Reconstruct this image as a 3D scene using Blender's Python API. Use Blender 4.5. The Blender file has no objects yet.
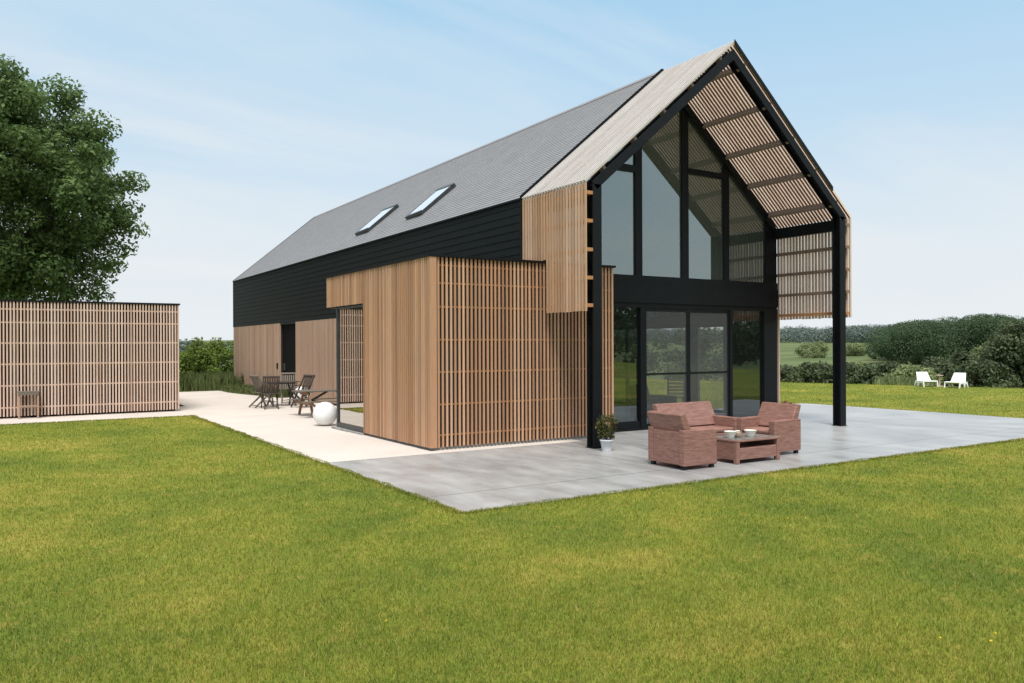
import bpy, bmesh, math, random
import numpy as np
from mathutils import Vector, Matrix

random.seed(7); rng = np.random.default_rng(7)
sc = bpy.context.scene
COL = sc.collection
R = math.radians

# ------------------------------------------------------------------ materials
class NT:
    def __init__(s, name):
        s.m = bpy.data.materials.new(name); s.m.use_nodes = True
        s.t = s.m.node_tree; s.n = s.t.nodes; s.n.clear()
        s.out = s.n.new('ShaderNodeOutputMaterial')
    def add(s, typ, **kw):
        nd = s.n.new(typ)
        for k, v in kw.items():
            if k.startswith('i_'):
                nd.inputs[k[2:].replace('_', ' ')].default_value = v
            else: setattr(nd, k, v)
        return nd
    def link(s, a, b): s.t.links.new(a, b)
    def coord(s, which='Object', scale=(1, 1, 1)):
        c = s.add('ShaderNodeTexCoord'); mp = s.add('ShaderNodeMapping')
        mp.inputs['Scale'].default_value = scale
        s.link(c.outputs[which], mp.inputs['Vector']); return mp.outputs['Vector']
    def world(s, scale=(1, 1, 1)):
        c = s.add('ShaderNodeNewGeometry'); mp = s.add('ShaderNodeMapping')
        mp.inputs['Scale'].default_value = scale
        s.link(c.outputs['Position'], mp.inputs['Vector']); return mp.outputs['Vector']
    def noise(s, vec, scale, detail=4, rough=.55):
        nd = s.add('ShaderNodeTexNoise'); nd.inputs['Scale'].default_value = scale
        nd.inputs['Detail'].default_value = detail; nd.inputs['Roughness'].default_value = rough
        s.link(vec, nd.inputs['Vector']); return nd.outputs['Fac']
    def ramp(s, fac, stops):
        nd = s.add('ShaderNodeValToRGB'); cr = nd.color_ramp
        while len(cr.elements) < len(stops): cr.elements.new(.5)
        for e, (p, c) in zip(cr.elements, stops):
            e.position = p; e.color = (*c, 1) if len(c) == 3 else c
        s.link(fac, nd.inputs['Fac']); return nd.outputs['Color']
    def mix(s, fac, a, b, mode='MIX'):
        nd = s.add('ShaderNodeMix', data_type='RGBA', blend_type=mode)
        for sock, v in ((nd.inputs['Factor'], fac), (nd.inputs['A'], a), (nd.inputs['B'], b)):
            if hasattr(v, 'is_linked'): s.link(v, sock)
            elif isinstance(v, (int, float)): sock.default_value = v
            else: sock.default_value = (*v, 1)
        # RGBA sockets
        return nd.outputs['Result']
    def math(s, op, a, b=None):
        nd = s.add('ShaderNodeMath', operation=op)
        for sock, v in ((nd.inputs[0], a), (nd.inputs[1], b)):
            if v is None: continue
            if hasattr(v, 'is_linked'): s.link(v, sock)
            else: sock.default_value = v
        return nd.outputs[0]
    def island(s):
        return s.add('ShaderNodeNewGeometry').outputs['Random Per Island']
    def bsdf(s, color, rough=.6, metallic=0, spec=.5, bump=None, bstr=.3, bdist=.01, trans=0):
        p = s.add('ShaderNodeBsdfPrincipled')
        for sock, v in ((p.inputs['Base Color'], color), (p.inputs['Roughness'], rough)):
            if hasattr(v, 'is_linked'): s.link(v, sock)
            elif isinstance(v, (int, float)): sock.default_value = v
            else: sock.default_value = (*v, 1)
        p.inputs['Metallic'].default_value = metallic
        p.inputs['Specular IOR Level'].default_value = spec
        if bump is not None:
            b = s.add('ShaderNodeBump'); b.inputs['Strength'].default_value = bstr
            b.inputs['Distance'].default_value = bdist
            s.link(bump, b.inputs['Height']); s.link(b.outputs['Normal'], p.inputs['Normal'])
        s.link(p.outputs[0], s.out.inputs['Surface'])
        return p

def mix_safe(n, fac, a, b, mode='MIX'):
    # Mix node with RGBA sockets picked by index (Factor 0, A 6, B 7)
    nd = n.add('ShaderNodeMix', data_type='RGBA', blend_type=mode)
    for i, v in ((0, fac), (6, a), (7, b)):
        sock = nd.inputs[i]
        if hasattr(v, 'is_linked'): n.link(v, sock)
        elif isinstance(v, (int, float)): sock.default_value = v
        else: sock.default_value = (*v, 1)
    return nd.outputs[2]
NT.mix = mix_safe

M = {}
def wood(name, base, dark, light, grain=(1, 1, .06), rough=.65, weather=None):
    n = NT(name)
    v = n.coord('Object', grain)
    g = n.noise(v, 60, 5, .6)
    blot = n.noise(n.coord('Object', (1, 1, .35)), 3.1, 3)
    c = n.ramp(n.island(), [(0, dark), (.3, base), (.62, base), (1, light)])
    c = n.mix(.35, c, n.ramp(g, [(.3, tuple(x*.55 for x in base)), (.7, tuple(min(1, x*1.25) for x in base))]))
    c = n.mix(n.ramp(blot, [(.45, (0, 0, 0)), (.75, (.45, .45, .45))]), c, weather or tuple(x*.7 for x in base))
    n.bsdf(c, rough, bump=g, bstr=.25, bdist=.004)
    M[name] = n.m
    return n.m
wood('cedar', (.45, .240, .128), (.235, .112, .054), (.66, .41, .255), weather=(.35, .235, .16))
wood('cedar_greyed', (.40, .25, .165), (.27, .155, .095), (.52, .35, .245), weather=(.40, .31, .25))
wood('cedar_orange', (.42, .20, .08), (.36, .16, .06), (.48, .25, .11))
wood('cedar_pink', (.61, .43, .33), (.42, .265, .185), (.76, .585, .475), weather=(.54, .43, .36))
wood('weathered_slat', (.50, .455, .425), (.43, .385, .352), (.57, .528, .50), weather=(.42, .36, .315), grain=(.05, 1, .05))
wood('pale_slat', (.82, .64, .535), (.68, .50, .40), (.90, .76, .66), weather=(.68, .52, .43), grain=(.06, 1, .06))
wood('pale_slat_upright', (.70, .50, .37), (.55, .36, .25), (.82, .62, .49), weather=(.58, .42, .32))
wood('cedar_screen', (.52, .31, .18), (.34, .19, .11), (.70, .48, .335), weather=(.42, .30, .22))
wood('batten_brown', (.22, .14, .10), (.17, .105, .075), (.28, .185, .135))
wood('purlin_wood', (.25, .185, .155), (.21, .155, .13), (.30, .225, .19))
wood('teak_dark', (.06, .045, .034), (.042, .032, .024), (.085, .065, .048))
wood('teak_grey', (.15, .122, .095), (.11, .088, .068), (.19, .16, .125))
wood('oiled_wood', (.23, .115, .06), (.19, .09, .045), (.28, .145, .08))

def plain(name, col, rough=.5, metallic=0, var=.25, scale=6, spec=.5):
    n = NT(name)
    f = n.noise(n.coord('Object'), scale, 4)
    c = n.ramp(f, [(.3, tuple(x*(1-var) for x in col)), (.7, tuple(min(1, x*(1+var)) for x in col))])
    n.bsdf(c, rough, metallic, spec, bump=f, bstr=.05, bdist=.005)
    M[name] = n.m
plain('black_steel', (.0055, .0064, .0075), .5, spec=.2)
plain('black_frame', (.0050, .0060, .0072), .5, spec=.2)
plain('door_black', (.004, .0045, .0045), .8, spec=.1)
plain('dark_grey_frame', (.03, .034, .036), .4)
plain('grey_metal', (.14, .145, .16), .35, .6)
plain('white_plastic', (.82, .83, .84), .35, 0, .04)
plain('white_globe', (.80, .80, .79), .3, 0, .03, 2)
plain('pot_white', (.62, .64, .67), .45, 0, .08)
plain('cream_ceramic', (.74, .70, .63), .35, 0, .08)
plain('dark_fabric', (.02, .021, .023), .9)
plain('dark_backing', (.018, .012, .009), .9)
plain('room_wall', (.22, .215, .20), .9, 0, .05)
plain('room_floor', (.17, .165, .155), .35, 0, .1)
plain('room_ceiling', (.55, .54, .47), .9, 0, .05)
plain('concrete_plinth', (.30, .29, .275), .85)
plain('bark', (.055, .043, .033), .95, 0, .4, 3)
plain('terracotta', (.25, .1, .06), .8)
plain('rubber', (.015, .015, .015), .8)
plain('soil', (.03, .022, .015), .95)

def black_siding():
    n = NT('black_siding')
    v = n.coord('Object')
    br = n.add('ShaderNodeTexBrick'); br.offset = .5
    sep = n.add('ShaderNodeSeparateXYZ'); n.link(v, sep.inputs[0])
    cmb = n.add('ShaderNodeCombineXYZ'); n.link(sep.outputs['Y'], cmb.inputs['X']); n.link(sep.outputs['Z'], cmb.inputs['Y'])
    n.link(cmb.outputs[0], br.inputs['Vector'])
    br.inputs['Scale'].default_value = 1; br.inputs['Brick Width'].default_value = .62; br.inputs['Row Height'].default_value = .15
    br.inputs['Mortar Size'].default_value = .002
    br.inputs['Color1'].default_value = (.0036, .0046, .0044, 1); br.inputs['Color2'].default_value = (.0060, .0074, .0070, 1); br.inputs['Mortar'].default_value = (.004, .004, .004, 1)
    f = n.noise(v, 5)
    c = n.mix(.5, br.outputs['Color'], n.ramp(f, [(.3, (.003, .004, .0038)), (.7, (.0065, .0082, .0078))]))
    n.bsdf(c, .6, spec=.2, bump=f, bstr=.1)
    M['black_siding'] = n.m
black_siding()

def slates():
    n = NT('roof_slates')
    v = n.coord('Object')
    sep = n.add('ShaderNodeSeparateXYZ'); n.link(v, sep.inputs[0])
    cmb = n.add('ShaderNodeCombineXYZ'); n.link(sep.outputs['Y'], cmb.inputs['X']); n.link(n.math('MULTIPLY', sep.outputs['Z'], 1.5536), cmb.inputs['Y'])
    br = n.add('ShaderNodeTexBrick'); br.offset = .5; n.link(cmb.outputs[0], br.inputs['Vector'])
    br.inputs['Scale'].default_value = 1; br.inputs['Brick Width'].default_value = .28; br.inputs['Row Height'].default_value = .11
    br.inputs['Mortar Size'].default_value = .0035; br.inputs['Bias'].default_value = 0
    br.inputs['Color1'].default_value = (.21, .206, .214, 1); br.inputs['Color2'].default_value = (.25, .245, .252, 1); br.inputs['Mortar'].default_value = (.15, .147, .152, 1)
    f = n.noise(v, 1.3, 5)
    c = n.mix(.3, br.outputs['Color'], n.ramp(f, [(.3, (.205, .20, .208)), (.7, (.265, .258, .265))]))
    n.bsdf(c, .6, spec=.35, bump=n.noise(v, 12), bstr=.06)
    M['roof_slates'] = n.m
slates()

def concrete():
    n = NT('terrace_concrete')
    v = n.world()
    a = n.noise(v, .55, 6, .6); b = n.noise(n.world((1, .35, 1)), 2.4, 5, .65); g = n.noise(v, 45, 4)
    c = n.ramp(a, [(.36, (.225, .220, .212)), (.5, (.318, .310, .298)), (.64, (.425, .412, .395))])
    c = n.mix(.4, c, n.ramp(b, [(.34, (.175, .174, .172)), (.66, (.47, .465, .455))]))
    c = n.mix(.15, c, n.ramp(g, [(.3, (.2, .2, .2)), (.7, (.55, .55, .55))]))
    # saw-cut joints
    sep = n.add('ShaderNodeSeparateXYZ'); n.link(v, sep.inputs[0])
    jl = None
    for ax, p in (('Y', -2.42), ('Y', .98), ('X', 3.4), ('X', 8.3), ('X', -.45)):
        d = n.math('ABSOLUTE', n.math('SUBTRACT', sep.outputs[ax], p))
        j = n.math('LESS_THAN', d, .011)
        jl = j if jl is None else n.math('MAXIMUM', jl, j)
    c = n.mix(n.math('MULTIPLY', jl, .85), c, (.10, .10, .10))
    rg = n.add('ShaderNodeMapRange'); n.link(b, rg.inputs[0])
    rg.inputs[1].default_value = .3; rg.inputs[2].default_value = .7; rg.inputs[3].default_value = .26; rg.inputs[4].default_value = .48
    n.bsdf(c, rg.outputs[0], spec=.45, bump=g, bstr=.06, bdist=.004)
    M['concrete'] = n.m
concrete()

def gravel():
    n = NT('pale_gravel')
    v = n.world()
    vo = n.add('ShaderNodeTexVoronoi'); vo.inputs['Scale'].default_value = 55; n.link(v, vo.inputs['Vector'])
    big = n.noise(v, .8, 5); st = n.noise(v, 90, 3)
    c = n.ramp(big, [(.3, (.57, .50, .44)), (.7, (.68, .615, .555))])
    c = n.mix(.35, c, n.ramp(st, [(.3, (.36, .31, .26)), (.7, (.80, .74, .68))]))
    n.bsdf(c, .95, spec=.2, bump=vo.outputs['Distance'], bstr=.6, bdist=.012)
    M['gravel'] = n.m
gravel()

GRASS = [(.25, (.072, .100, .014)), (.42, (.112, .138, .016)), (.55, (.152, .165, .020)), (.72, (.205, .195, .032))]
def lawn_color(n):
    v = n.world()
    big = n.noise(v, .27, 5, .62); mid = n.noise(v, 1.15, 6, .7); far = n.noise(v, .06, 3)
    f = n.math('ADD', n.math('MULTIPLY', big, .55), n.math('MULTIPLY', mid, .45))
    c = n.ramp(f, [(.38, (.070, .130, .020)), (.46, (.150, .195, .027)), (.53, (.240, .252, .036)), (.60, (.40, .325, .072))])
    sp = n.noise(v, 3.4, 4, .7); tu = n.noise(v, .62, 3, .5)
    c = n.mix(n.ramp(sp, [(.55, (0, 0, 0)), (.68, (.6, .6, .6))]), c, (.43, .31, .075))
    c = n.mix(n.ramp(tu, [(.60, (0, 0, 0)), (.72, (.6, .6, .6))]), c, (.06, .125, .026))
    return c, mid, far
def ground_mat():
    n = NT('ground_cover')
    c, mid, far = lawn_color(n)
    fine = n.noise(n.world(), 38, 5, .7)
    c = n.mix(.42, c, n.ramp(fine, [(.32, (.10, .14, .024)), (.55, (.20, .232, .036)), (.75, (.36, .335, .085))]))
    # fields in the valley: paler meadow
    sep = n.add('ShaderNodeSeparateXYZ'); n.link(n.world(), sep.inputs[0])
    s = n.math('ADD', n.math('MULTIPLY', sep.outputs['X'], .94), n.math('MULTIPLY', sep.outputs['Y'], .34))
    far_f = n.add('ShaderNodeMapRange'); n.link(s, far_f.inputs[0]); far_f.inputs[1].default_value = 40; far_f.inputs[2].default_value = 90
    fld = n.ramp(n.noise(n.world((.4, 1, 1)), .035, 4), [(.35, (.085, .115, .045)), (.65, (.14, .165, .07))])
    c = n.mix(far_f.outputs[0], c, fld)
    n.bsdf(c, .95, spec=.1, bump=fine, bstr=.7, bdist=.03)
    M['ground'] = n.m
ground_mat()
def blade_mat():
    n = NT('grass_blades')
    c, mid, far = lawn_color(n)
    r = n.island()
    c = n.mix(.62, c, n.ramp(r, [(0, (.070, .145, .022)), (.4, (.190, .255, .034)), (.66, (.30, .310, .050)), (.82, (.50, .405, .11)), (.94, (.62, .49, .20)), (1, (.64, .42, .15))]))
    p = n.add('ShaderNodeBsdfDiffuse'); tr = n.add('ShaderNodeBsdfTranslucent'); mx = n.add('ShaderNodeMixShader')
    n.link(c, p.inputs['Color']); n.link(c, tr.inputs['Color']); mx.inputs[0].default_value = .35
    n.link(p.outputs[0], mx.inputs[1]); n.link(tr.outputs[0], mx.inputs[2]); n.link(mx.outputs[0], n.out.inputs['Surface'])
    M['blades'] = n.m
blade_mat()

def leaf_mat(name, dark, mid, light, trans=.3, clump=.6):
    n = NT(name)
    c = n.ramp(n.island(), [(0, dark), (.5, mid), (1, light)])
    cl = n.noise(n.world(), clump, 3)
    c = n.mix(n.ramp(cl, [(.35, (0, 0, 0)), (.7, (.6, .6, .6))]), c, light)
    p = n.add('ShaderNodeBsdfPrincipled'); p.inputs['Roughness'].default_value = .55; p.inputs['Specular IOR Level'].default_value = .25
    tr = n.add('ShaderNodeBsdfTranslucent'); mx = n.add('ShaderNodeMixShader'); mx.inputs[0].default_value = trans
    n.link(c, p.inputs['Base Color']); n.link(c, tr.inputs['Color'])
    n.link(p.outputs[0], mx.inputs[1]); n.link(tr.outputs[0], mx.inputs[2]); n.link(mx.outputs[0], n.out.inputs['Surface'])
    M[name] = n.m
leaf_mat('ash_leaves', (.050, .092, .028), (.095, .16, .046), (.17, .25, .08), trans=.4)
leaf_mat('shrub_leaves', (.06, .105, .016), (.125, .19, .028), (.23, .30, .06), clump=1.3)
leaf_mat('bank_leaves', (.034, .052, .024), (.066, .094, .042), (.125, .15, .07), clump=.5)
leaf_mat('light_leaves', (.12, .155, .065), (.19, .24, .095), (.27, .31, .14), clump=.4)
leaf_mat('wood_leaves', (.030, .058, .026), (.048, .086, .036), (.085, .13, .055), clump=.16)
leaf_mat('far_leaves', (.095, .13, .115), (.12, .155, .135), (.15, .185, .155), clump=.03)  # bluish distance haze put into the leaf colour
leaf_mat('pot_leaves', (.03, .042, .015), (.075, .09, .03), (.17, .15, .06), clump=9)
leaf_mat('weed_leaves', (.055, .095, .025), (.10, .145, .04), (.19, .215, .085), clump=2)
plain('petal_orange', (.22, .10, .045), .7, 0, .4, 30)
plain('petal_yellow', (.75, .55, .02), .7, 0, .1)

def glass(name, tint, base, ior, gl=(.88, .97, .99), veil=.015):
    n = NT(name)
    fr = n.add('ShaderNodeFresnel')
    bf = n.add('ShaderNodeNewGeometry').outputs['Backfacing']; ir = n.add('ShaderNodeMapRange'); n.link(bf, ir.inputs[0])
    ir.inputs[3].default_value = ior; ir.inputs[4].default_value = 1/ior; n.link(ir.outputs[0], fr.inputs['IOR'])   # same reflectance from both sides of a thin pane
    f = n.math('MINIMUM', n.math('ADD', fr.outputs[0], base), 1.0)
    g = n.add('ShaderNodeBsdfGlossy'); g.inputs['Roughness'].default_value = 0.0; g.inputs['Color'].default_value = (*gl, 1)
    t = n.add('ShaderNodeBsdfTransparent'); t.inputs['Color'].default_value = (*tint, 1)
    # slight waviness of real panes
    b = n.add('ShaderNodeBump'); b.inputs['Strength'].default_value = .012; b.inputs['Distance'].default_value = .02
    n.link(n.noise(n.world(), .8, 1), b.inputs['Height']); n.link(b.outputs[0], g.inputs['Normal'])
    mx = n.add('ShaderNodeMixShader'); n.link(f, mx.inputs[0]); n.link(t.outputs[0], mx.inputs[1]); n.link(g.outputs[0], mx.inputs[2])
    df = n.add('ShaderNodeBsdfDiffuse'); df.inputs['Color'].default_value = (.42, .46, .40, 1); dm = n.add('ShaderNodeMixShader'); dm.inputs[0].default_value = veil
    n.link(mx.outputs[0], dm.inputs[1]); n.link(df.outputs[0], dm.inputs[2])      # pale veil: lighter interior and muted reflections put into the pane colour
    n.link(dm.outputs[0], n.out.inputs['Surface']); M[name] = n.m
glass('pane_glass', (.62, .65, .61), .19, 1.85, (.86, .99, 1), .10)
glass('door_glass', (.75, .77, .76), .02, 1.5)
glass('window_glass', (.8, .82, .8), .02, 1.5)
glass('pane_dark', (.16, .17, .165), .06, 1.75)
glass('corner_glass', (.14, .14, .13), .40, 1.9, (1, .97, .93))
plain('skylight_glass', (.58, .61, .64), .08, 0, .03, 2)  # reflection of bright cloud put into an opaque pale colour
glass('table_glass', (.55, .57, .56), .1, 1.6)
def screen_mat():
    n = NT('insect_mesh')
    d = n.add('ShaderNodeBsdfDiffuse'); d.inputs['Color'].default_value = (.16, .16, .16, 1)
    t = n.add('ShaderNodeBsdfTransparent'); mx = n.add('ShaderNodeMixShader')
    f = n.noise(n.coord(), 3); rg = n.add('ShaderNodeMapRange'); n.link(f, rg.inputs[0]); rg.inputs[3].default_value = .30; rg.inputs[4].default_value = .37
    n.link(rg.outputs[0], mx.inputs[0])
    n.link(t.outputs[0], mx.inputs[1]); n.link(d.outputs[0], mx.inputs[2]); n.link(mx.outputs[0], n.out.inputs['Surface']); M['insect_mesh'] = n.m
screen_mat()
def wicker():
    n = NT('woven_wicker')
    v = n.coord('Object')
    sep = n.add('ShaderNodeSeparateXYZ'); n.link(v, sep.inputs[0])
    h = n.math('ADD', sep.outputs['X'], sep.outputs['Y'])
    cmb = n.add('ShaderNodeCombineXYZ'); n.link(h, cmb.inputs['X']); n.link(sep.outputs['Z'], cmb.inputs['Y'])
    br = n.add('ShaderNodeTexBrick'); br.offset = .5; n.link(cmb.outputs[0], br.inputs['Vector'])
    br.inputs['Scale'].default_value = 1; br.inputs['Brick Width'].default_value = .06; br.inputs['Row Height'].default_value = .02
    br.inputs['Mortar Size'].default_value = .0022; br.inputs['Mortar Smooth'].default_value = .6
    br.inputs['Color1'].default_value = (.325, .168, .130, 1); br.inputs['Color2'].default_value = (.215, .104, .080, 1); br.inputs['Mortar'].default_value = (.09, .036, .028, 1)
    band = n.noise(n.coord('Object', (.09, .09, 1)), 46, 4, .7)
    c = n.mix(.5, br.outputs['Color'], n.ramp(band, [(.34, (.135, .064, .048)), (.5, (.275, .140, .108)), (.66, (.41, .230, .185))]))
    n.bsdf(c, .55, spec=.4, bump=br.outputs['Fac'], bstr=-.5, bdist=.004)
    M['wicker'] = n.m
wicker()

# ------------------------------------------------------------------ mesh builder
class MB:
    def __init__(s): s.v = []; s.f = []
    def box(s, x0, x1, y0, y1, z0, z1):
        i = len(s.v)
        s.v += [(x0,y0,z0),(x1,y0,z0),(x1,y1,z0),(x0,y1,z0),(x0,y0,z1),(x1,y0,z1),(x1,y1,z1),(x0,y1,z1)]
        s.f += [tuple(i+k for k in q) for q in ((3,2,1,0),(4,5,6,7),(0,1,5,4),(1,2,6,5),(2,3,7,6),(3,0,4,7))]
        return s
    def quad(s, *p):
        i = len(s.v); s.v += [tuple(q) for q in p]; s.f.append(tuple(range(i, i+len(p)))); return s
    def beam(s, p, q, w, h, side=(0, 1, 0)):
        """bar from p to q; w measured along 'side', h across"""
        p, q = Vector(p), Vector(q); d = (q-p).normalized(); sd = Vector(side); sd = (sd - d*sd.dot(d)).normalized(); n = d.cross(sd)
        i = len(s.v)
        for c in (p, q):
            for a, b in ((-1,-1),(1,-1),(1,1),(-1,1)):
                s.v.append(tuple(c + sd*(a*w/2) + n*(b*h/2)))
        s.f += [tuple(i+k for k in f) for f in ((3,2,1,0),(4,5,6,7),(0,1,5,4),(1,2,6,5),(2,3,7,6),(3,0,4,7))]
        return s
    def prism(s, poly, axis, a, b):
        """poly: list of 2-D points; extruded along axis from a to b. axis 'y': pts (x,z); 'x': (y,z); 'z': (x,y)"""
        i = len(s.v); n = len(poly)
        for t in (a, b):
            for (p, q) in poly:
                s.v.append({'y': (p, t, q), 'x': (t, p, q), 'z': (p, q, t)}[axis])
        s.f.append(tuple(range(i+n-1, i-1, -1))); s.f.append(tuple(range(i+n, i+2*n)))
        for k in range(n):
            l = (k+1) % n; s.f.append((i+k, i+l, i+n+l, i+n+k))
        return s
    def tube(s, pts, rads, n=8, cap=True):
        i = len(s.v); pts = [Vector(p) for p in pts]
        for k, p in enumerate(pts):
            d = (pts[min(k+1, len(pts)-1)] - pts[max(k-1, 0)]).normalized()
            a = d.cross(Vector((0, 0, 1)) if abs(d.z) < .9 else Vector((1, 0, 0))).normalized(); b = d.cross(a)
            for j in range(n):
                t = 2*math.pi*j/n; s.v.append(tuple(p + (a*math.cos(t)+b*math.sin(t))*rads[k]))
        for k in range(len(pts)-1):
            for j in range(n):
                l = (j+1) % n; s.f.append((i+k*n+j, i+k*n+l, i+(k+1)*n+l, i+(k+1)*n+j))
        if cap:
            s.f.append(tuple(i+j for j in range(n-1, -1, -1))); e = i+(len(pts)-1)*n; s.f.append(tuple(e+j for j in range(n)))
        return s
    def lathe(s, prof, c=(0, 0, 0), n=24):
        i = len(s.v); m = len(prof)
        for (r, z) in prof:
            for j in range(n):
                t = 2*math.pi*j/n; s.v.append((c[0]+r*math.cos(t), c[1]+r*math.sin(t), c[2]+z))
        for k in range(m-1):
            for j in range(n):
                l = (j+1) % n; s.f.append((i+k*n+j, i+k*n+l, i+(k+1)*n+l, i+(k+1)*n+j))
        s.f.append(tuple(i+j for j in range(n-1, -1, -1))); e = i+(m-1)*n; s.f.append(tuple(e+j for j in range(n)))
        return s

def wloc(o):
    v = Vector((0, 0, 0))
    while o is not None: v += o.location; o = o.parent
    return v
def link(name, me, mat, parent=None, base=None):
    o = bpy.data.objects.new(name, me); COL.objects.link(o)
    if mat: me.materials.append(M[mat] if isinstance(mat, str) else mat)
    if base is not None: o.location = base
    if parent is not None:
        o.parent = parent
        if base is not None: o.location = Vector(base) - wloc(parent)
    return o
def obj(name, mb, mat, parent=None, bevel=0, smooth=False, local=False):
    """local=False: coordinates are world ones, the origin goes to the base of the piece; local=True: already in the parent's frame"""
    v = np.array(mb.v, dtype=float)
    c = np.array([(v[:,0].min()+v[:,0].max())/2, (v[:,1].min()+v[:,1].max())/2, v[:,2].min()])
    me = bpy.data.meshes.new(name)
    me.from_pydata([tuple(p) for p in (v-c)], [], mb.f); me.update()
    if len(mb.f) > 5:
        bm = bmesh.new(); bm.from_mesh(me); bmesh.ops.recalc_face_normals(bm, faces=bm.faces); bm.to_mesh(me); bm.free()
    if smooth: me.shade_smooth()
    if local:
        o = link(name, me, mat, None); o.location = Vector(c)
        if parent is not None:
            off = Vector((0, 0, 0)); p = parent
            while p.parent is not None: off += p.location; p = p.parent
            o.parent = parent; o.location = Vector(c) - off
    else:
        o = link(name, me, mat, parent, base=tuple(c))
    if bevel:
        b = o.modifiers.new('bevel', 'BEVEL'); b.width = bevel; b.segments = 2; b.limit_method = 'ANGLE'
        me.shade_smooth()
        wn = o.modifiers.new('wn', 'WEIGHTED_NORMAL')
    return o
def tag(o, label, cat, group=None):
    o['label'] = label; o['category'] = cat
    if group: o['group'] = group
    return o
def thing(name, label, cat, loc=(0, 0, 0), rz=0, group=None):
    o = bpy.data.objects.new(name, None); COL.objects.link(o); o.location = loc; o.rotation_euler = (0, 0, rz)
    o.empty_display_size = .2
    return tag(o, label, cat, group)
def struct(o): o['kind'] = 'structure'; return o
def copy_tree(o, parent=None):
    c = o.copy(); COL.objects.link(c); c.parent = parent
    for ch in list(o.children): copy_tree(ch, c)
    return c
def np_mesh(name, verts, nper):
    """verts (N*nper,3): N separate polygons of nper corners"""
    nv = len(verts); nf = nv//nper
    me = bpy.data.meshes.new(name)
    me.vertices.add(nv); me.vertices.foreach_set('co', verts.astype(np.float32).ravel())
    me.loops.add(nv); me.loops.foreach_set('vertex_index', np.arange(nv, dtype=np.int32))
    me.polygons.add(nf); me.polygons.foreach_set('loop_start', np.arange(0, nv, nper, dtype=np.int32))
    me.update(calc_edges=True)
    return me

# ------------------------------------------------------------------ camera, light, sky
CAM = Vector((-8.6755, -11.0076, 1.8)); YAW = .5659; F = 800.62; V0 = 345.749; ROLL = -.004
cd = bpy.data.cameras.new('camera'); cam = bpy.data.objects.new('camera', cd); COL.objects.link(cam); sc.camera = cam
r0 = Vector((math.cos(YAW), -math.sin(YAW), 0)); fw = Vector((math.sin(YAW), math.cos(YAW), 0)); up = Vector((0, 0, 1))
rr = r0*math.cos(ROLL) + up*math.sin(ROLL); uu = up*math.cos(ROLL) - r0*math.sin(ROLL)
m = Matrix.Identity(4)
for i in range(3): m[i][0] = rr[i]; m[i][1] = uu[i]; m[i][2] = -fw[i]; m[i][3] = CAM[i]
cam.matrix_world = m
cd.sensor_fit = 'HORIZONTAL'; cd.sensor_width = 36; cd.lens = F/1024*36; cd.shift_y = (V0-341.5)/1024; cd.clip_end = 6000; cd.clip_start = .1

SUN = Vector((-.26, -.50, 1.0)).normalized()
sd = bpy.data.lights.new('sun', 'SUN'); sd.energy = 3.7; sd.angle = R(20); sd.color = (1, .965, .915)
so = bpy.data.objects.new('sun', sd); COL.objects.link(so); so.rotation_euler = SUN.to_track_quat('Z', 'Y').to_euler(); so.location = (0, 0, 30)
w = bpy.data.worlds.new('World'); sc.world = w; w.use_nodes = True
wt = w.node_tree; wn_ = wt.nodes; wn_.clear()
class WN(NT):
    def __init__(s): s.t = wt; s.n = wn_
W_ = WN()
wo = W_.add('ShaderNodeOutputWorld'); bg = W_.add('ShaderNodeBackground')
sky = W_.add('ShaderNodeTexSky'); sky.sky_type = 'NISHITA'; sky.sun_disc = False
sky.sun_elevation = math.asin(SUN.z); sky.sun_rotation = math.atan2(SUN.x, SUN.y); sky.air_density = 1.0; sky.dust_density = .6; sky.ozone_density = 1.6
tc = W_.add('ShaderNodeTexCoord'); sep = W_.add('ShaderNodeSeparateXYZ'); W_.link(tc.outputs['Generated'], sep.inputs[0])
z = W_.math('MAXIMUM', sep.outputs['Z'], .0)
den = W_.math('ADD', z, .14)
cmb = W_.add('ShaderNodeCombineXYZ'); W_.link(W_.math('DIVIDE', sep.outputs['X'], den), cmb.inputs[0]); W_.link(W_.math('DIVIDE', sep.outputs['Y'], den), cmb.inputs[1])
mp = W_.add('ShaderNodeMapping'); mp.inputs['Scale'].default_value = (.55, 1.25, 1); mp.inputs['Rotation'].default_value = (0, 0, .9); mp.inputs['Location'].default_value = (1.7, .4, 0)
W_.link(cmb.outputs[0], mp.inputs[0])
cl = W_.add('ShaderNodeTexNoise'); cl.inputs['Scale'].default_value = .8; cl.inputs['Detail'].default_value = 7; cl.inputs['Roughness'].default_value = .58; cl.inputs['Distortion'].default_value = .5
W_.link(mp.outputs[0], cl.inputs['Vector'])
SKYS = .10
skyc = W_.mix(1.0, sky.outputs[0], (SKYS, SKYS, SKYS), 'MULTIPLY')
skyc = W_.mix(.8, skyc, (.36, .70, .985))
hz = W_.ramp(z, [(0, (1, 1, 1)), (.10, (.9, .9, .9)), (.26, (.42, .42, .42)), (.48, (0, 0, 0))])
clr = W_.ramp(cl.outputs['Fac'], [(.43, (0, 0, 0)), (.56, (.35, .35, .35)), (.72, (.95, .95, .95))])
fac = W_.mix(1.0, hz, clr, 'SCREEN')
skyc = W_.mix(fac, skyc, (.82, .86, .885))
skyc = W_.mix(W_.ramp(z, [(.46, (0, 0, 0)), (.8, (1, 1, 1))]), skyc, (1.15, 1.17, 1.18))   # unseen sky overhead, brightness added for soft fill light
W_.link(skyc, bg.inputs['Color']); bg.inputs['Strength'].default_value = 1.0
W_.link(bg.outputs[0], wo.inputs['Surface'])
sc.view_settings.view_transform = 'Standard'; sc.view_settings.look = 'None'; sc.view_settings.exposure = 0
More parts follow.
